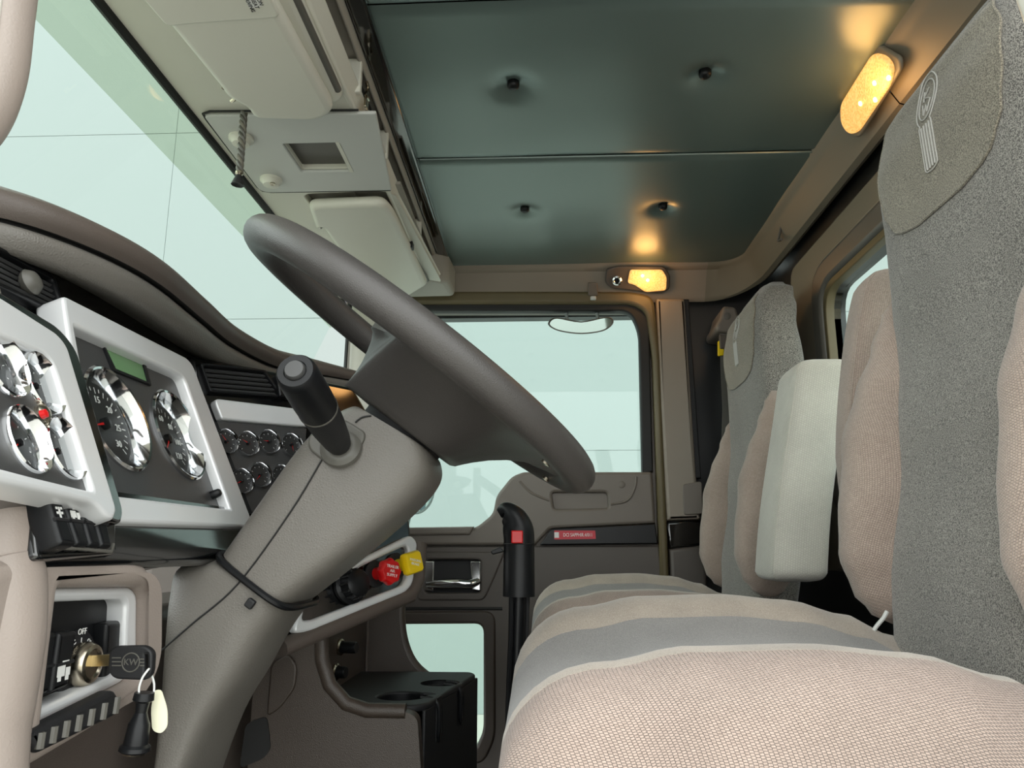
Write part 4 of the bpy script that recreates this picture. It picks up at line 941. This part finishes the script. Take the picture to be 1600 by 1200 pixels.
# ================================================================== SEATS
def XF(z): return interp([(-.2, .485), (-.05, .498), (.15, .527), (.32, .548), (.47, .546), (.58, .542), (.655, .554), (.71, .59), (.75, .635)], z)
def WB(z): return interp([(-.2, .19), (0, .218), (.3, .226), (.44, .212), (.53, .208), (.62, .198), (.69, .17), (.737, .09)], z)
def TB(z): return interp([(-.2, .12), (.2, .14), (.5, .13), (.65, .12), (.71, .085), (.75, .03)], z)
def front_x(y, z):
    w_, T = WB(z), TB(z); f = max(0, 1-abs(y/w_)**5)**.2
    return XF(z)+T/2-T/2*f
def make_seat(Y0):
    t = thing('truck_seat', W(.28, Y0, -.75), 'high backed driver seat in beige and charcoal cloth with emblem on headrest', 'seat', 'cab seats')
    # cushion
    sec = [(-.245, -.21), (-.268, -.17), (-.275, -.12), (-.272, -.07), (-.258, -.03), (-.228, -.006), (-.195, 0), (-.165, -.005), (-.125, -.020), (-.06, -.034), (0, -.038)]
    sec = sec+[(-y, z) for y, z in sec[-2::-1]]
    secs = cr(sec, 4); m = len(secs)
    crest = [(-.045, -.16), (-.01, -.115), (.06, -.088), (.14, -.073), (.26, -.070), (.36, -.078), (.44, -.098), (.50, -.125), (.56, -.15)]
    xs = [-.048, -.044, -.036, -.026, -.012, .004, .022, .045] + [.07+.49*k/22 for k in range(23)]
    rows = []
    for x in xs:
        cz = interp(crest, x) if x > .05 else None
        f = min(1, max(0, (x+.048)/.11)); k = math.sqrt(max(1e-4, 1-(1-f)**2))
        base = interp(crest, max(x, .06)); zc = base-.11
        r = []
        for y, z in secs:
            zz = base+z; zz = zc+(zz-zc)*k; yy = y*(.80+.20*k)
            r.append(W(x, Y0+yy, zz+.07*yy-.006))
        rows.append(r)
    def zone(name, j0, j1, mt):
        me = grid([r[j0:j1+1] for r in rows])
        uvl = me.uv_layers[0]
        for p in me.polygons:
            for li in p.loop_indices:
                co = me.vertices[me.loops[li].vertex_index].co
                jj = min(range(m), key=lambda q: (secs[q].x-(co.y-Y0))**2) if False else 0
        for d in uvl.data: d.uv = (d.uv[1], d.uv[0])
        return link(name, me, mt, t, angle=180)
    zone('cushion_side', 0, 22, 'cloth_beige'); zone('cushion_bolster', 22, 32, 'cloth_beige_v')
    zone('cushion_centre', 32, m-1-32, 'cloth_grey_l'); zone('cushion_bolster', m-1-32, m-1-22, 'cloth_beige_v'); zone('cushion_side', m-1-22, m-1, 'cloth_beige')
    for j in (22, 32, m-1-32, m-1-22):
        link('cushion_seam', tube([r[j]+Vector((0, 0, -.0006)) for r in rows[2:]], .0008, 6), 'cloth_beige_v', t)
    link('seat_base', box(W(.26, Y0, -.50), (.48, .40, .46)), 'black_matte', t, bevel=.03)
    # backrest core
    zs = [-.2+.87*k/36 for k in range(37)]+[.686, .70, .712, .722, .73, .735]
    rows = []; n = 56
    for z in zs:
        w_, T = WB(z), TB(z); xc = XF(z)+T/2; r = []
        for k in range(n):
            a = 2*math.pi*k/n+math.pi/2; ca, sa = math.cos(a), math.sin(a)
            r.append(W(xc+T/2*math.copysign(abs(ca)**.4, ca), Y0+w_*math.copysign(abs(sa)**.4, sa), z))
        rows.append(r)
    link('backrest', grid(rows, close_j=True, cap=True), 'cloth_grey', t, angle=180)
    # side bolsters
    tab = [(-.105, .04), (-.09, .4), (-.06, .68), (0, .9), (.08, 1.0), (.16, .97), (.25, .78), (.32, .52), (.37, .28), (.40, .05)]
    for s in (-1, 1):
        rows = []
        for k in range(41):
            z = -.105+.505*k/40; f = interp(tab, z); r = []
            yc = .212+.004*f; xc = XF(z)+.045
            for q in range(32):
                a = 2*math.pi*q/32; ca, sa = math.cos(a), math.sin(a)
                r.append(W(xc-.02+.02*f-.105*f*ca if ca > 0 else xc-.06*f*ca, Y0+s*(yc+.064*f*math.copysign(abs(sa)**.8, sa)), z))
            rows.append(r)
        link('back_bolster', grid(rows, close_j=True, cap=True), 'cloth_beige_s', t, angle=180)
    # headrest patch
    hw = [(.462, .06), (.468, .105), (.485, .135), (.52, .158), (.57, .170), (.62, .168), (.665, .150), (.688, .125)]
    rows = []
    for k in range(27):
        z = .462+.226*k/26; h = interp(hw, z)
        rows.append([W(front_x(h*u, z)-.003, Y0+h*u, z) for u in [-1+2*q/30 for q in range(31)]])
    pt_ = link('headrest_patch', grid(rows), 'cloth_patch', t, angle=180)
    edge = [r[0] for r in rows]+rows[-1][1:]+[r[-1] for r in rows[-2::-1]]+rows[0][-2:0:-1]
    link('patch_piping', tube([p+Vector((.001, 0, 0)) for p in edge], .0022, 6, closed=True), 'cloth_patch', t)
    # stitched emblem: shield, ring, letters, bars
    def sp(u, v):  # emblem coordinates (metres, v up) on the patch
        z = .588+v; y = .004+u; return W(front_x(y, z)-.0045, Y0-y, z)
    def line(pts, r=.0011, closed=False): return tube([sp(*p) for p in pts], r, 6, closed=closed)
    ms = []
    el = lambda rx, ry, a0, a1, cy=.035: [(rx*math.cos(a0+(a1-a0)*k/28), cy+ry*math.sin(a0+(a1-a0)*k/28)) for k in range(29)]
    ms.append(line(el(.021, .030, 0, 2*math.pi)[:-1], closed=True))
    o = el(.028, .040, -1.05, math.pi+1.05); o = [(-.0165, -.066), (-.0165, -.004)]+o[::-1]+[(.0165, -.004), (.0165, -.066)]
    bt = [(.0165*math.cos(-math.pi*k/10), -.066+.006*math.sin(-math.pi*k/10)) for k in range(11)]
    ms.append(line(o+bt[1:-1], closed=True))
    for k in range(4): 
        x = -.0105+.007*k; ms.append(line([(x, -.004-.0*k), (x, -.068)], .0016))
    ms.append(line([(-.009, .052), (-.009, .036)])); ms.append(line([(.004, .052), (-.009, .043), (.005, .035)]))
    ms.append(line([(-.011, .032), (-.005, .014), (.0, .027), (.005, .014), (.011, .032)]))
    link('emblem_stitching', join(ms), 'thread', pt_, smooth=False)
    return t
def armrest(root, yc, wy, pts, x_w, mname, dy):
    """folded up armrest: rounded slab, pts = [(dz, x_front)]"""
    rows = []
    n = 28; zs = cr([(z, x) for z, x in pts], 5); N = len(zs)
    for k, q in enumerate(zs):
        e = min(k, N-1-k); f = min(1, .55+.45*math.sqrt(min(1, e/4))); r = []
        for i in range(n):
            a = 2*math.pi*i/n; ca, sa = math.cos(a), math.sin(a)
            r.append(W(q.y+x_w/2+x_w/2*f*math.copysign(abs(ca)**.45, ca), yc+wy/2*f*math.copysign(abs(sa)**.45, sa), q.x))
        rows.append(r)
    a = link('armrest', grid(rows, close_j=True, cap=True), mname, root, angle=60)
    j = [r[n*5//8] for r in rows]
    link('armrest_seam', tube(j[2:-2], .0018, 6), mname, a)
    return a
seat = make_seat(1.0)
kids = list(seat.children)
def copy_tree(o, parent):
    c = o.copy(); COL.objects.link(c); c.parent = parent
    if parent: c.matrix_parent_inverse = o.matrix_parent_inverse.copy()
    for ch in o.children: copy_tree(ch, c)
    return c
seat2 = copy_tree(seat, None); seat2.location = seat.location+Vector((0.012, 1.15, 0))
seat2['label'] = 'high backed passenger seat in beige and grey cloth beside the far door'
armrest(seat, 1.345, .075, [(.02, .50), (.2, .515), (.35, .54), (.45, .565), (.495, .585)], .11, 'cloth_beige_s', 0)
a_ = armrest(seat2, 1.74, .17, [(-.062, .470), (-.03, .472), (.1, .492), (.3, .535), (.385, .553), (.42, .565)], .125, 'cloth_arm', 0)
lp = link('strap_loop', tube(cr([pY(x, y, 1.17) for x, y in [(1362, 990), (1370, 978), (1380, 966), (1386, 955)]], 4), .003, 8), 'panel_grey', seat)

# ================================================================== BELT, HANDLES, MIRRORS
sbt = thing('seat_belt', pY(1136, 720, 2.5), 'grey shoulder belt with moulded guide cover and yellow tabs on pillar', 'seat belt')
PB = PL(W(0, 2.52, 0), EX, -EY)
link('guide_cover', plate(PB, pp(PB, [(1128, 480), (1148, 482), (1158, 512), (1156, 524), (1118, 520), (1116, 510), (1122, 502)], .012), -.152, .02, bevel=.012, res=4), 'door_grey', sbt)
link('guide_bolt', lathe(PB.at(1136, 494, .02), -EY, [(.012, 0), (.012, .004), (0, .005)], 16), 'gasket', sbt)
link('webbing', plate(PB, pp(PB, [(1124, 520), (1150, 522), (1148, 640), (1142, 760), (1126, 760), (1129, 640)]), -.004, .0), 'gasket', sbt)
link('yellow_tab', plate(PB, pp(PB, [(1121, 534), (1131, 530), (1130, 556), (1121, 557)], .004), 0, .006, bevel=.002), 'yellow', sbt)
link('slide_clip', plate(PB, pp(PB, [(1123, 524), (1154, 526), (1152, 548), (1124, 546)], .005), -.006, .010, bevel=.004), 'door_dark', sbt)
gh = thing('grab_handle', pY(-10, 200, .5), 'near beige vinyl grab handle on the windscreen pillar', 'grab handle')
gh_p = cr([pY(x, y, .5) for x, y in [(30, -160), (10, -60), (-2, 20), (-14, 110), (-38, 175), (-75, 215), (-130, 235)]], 6)
link('grip', tube(gh_p, .024, 22), 'beige_warm', gh, angle=180)
link('grip_seam', tube([p+Vector((.0155, -.0185, 0)) for p in gh_p[:-8]], .0009, 6), 'beige', gh)
pilc = thing('trim_4', W(-.48, .56, .3), kind='structure')
link('pillar_cover', post(W(-.62, .52, -.7), W(-.60, .50, .95), .06, .06, .05), 'beige_warm', pilc)
pil2 = thing('trim_5', W(.4, .5, .2), kind='structure')
link('pillar_cover', post(W(.585, .50, -.7), W(.365, .50, .62), .05, .045, .03), 'beige_light', pil2)
# mirrors outside the passenger door
m1 = thing('look_down_mirror', pY(908, 510, 2.86), 'half round look-down mirror hanging outside above the door window', 'mirror')
PM1 = PL(W(0, 2.88, 0), EX, Vector((0, -.95, -.3)))
mo = [(858, 503), (870, 497), (908, 503), (946, 496), (957, 500), (955, 508), (940, 517), (908, 521), (876, 517), (860, 510)]
link('mirror_shell', plate(PM1, [Vector(p) for p in cr([PM1.ab(*q) for q in mo], 4, True)], -.03, -.002, bevel=.006), 'joint', m1)
link('mirror_edge', tube([PM1.w(p.x, p.y, 0) for p in cr([PM1.ab(*q) for q in mo], 4, True)], .0025, 6, closed=True), 'gasket', m1)
link('mirror_glass', plate(PM1, [Vector(p) for p in cr([PM1.ab(908+(x-908)*.96, 508+(y-508)*.92) for x, y in mo], 4, True)], -.002, .0), 'mirror', m1)
for x in (886, 934): link('bracket', tube([PM1.at(x, 500, -.02), PM1.at(x-3, 470, -.02)], .006, 8), 'joint', m1)
m2 = thing('round_mirror', pY(652, 800, 3.1), 'round convex mirror outside the door window, half behind the column', 'mirror')
mc = pY(648, 762, 3.1); axm = Vector((.75, -.66, 0))
link('mirror_shell', lathe(mc, axm, [(.02, -.06), (.08, -.04), (.104, -.008), (.107, 0), (.102, .004), (.098, .002)], 36), 'joint', m2)
link('mirror_glass', lathe(mc, axm, [(.099, .001), (.06, .012), (.03, .017), (0, .019)], 36, cap=False), 'mirror', m2)
link('arm', tube([mc+Vector((-.02, .03, -.08)), mc+Vector((-.1, -.05, -.5)), mc+Vector((-.1, -.35, -.6))], .012, 10), 'joint', m2)
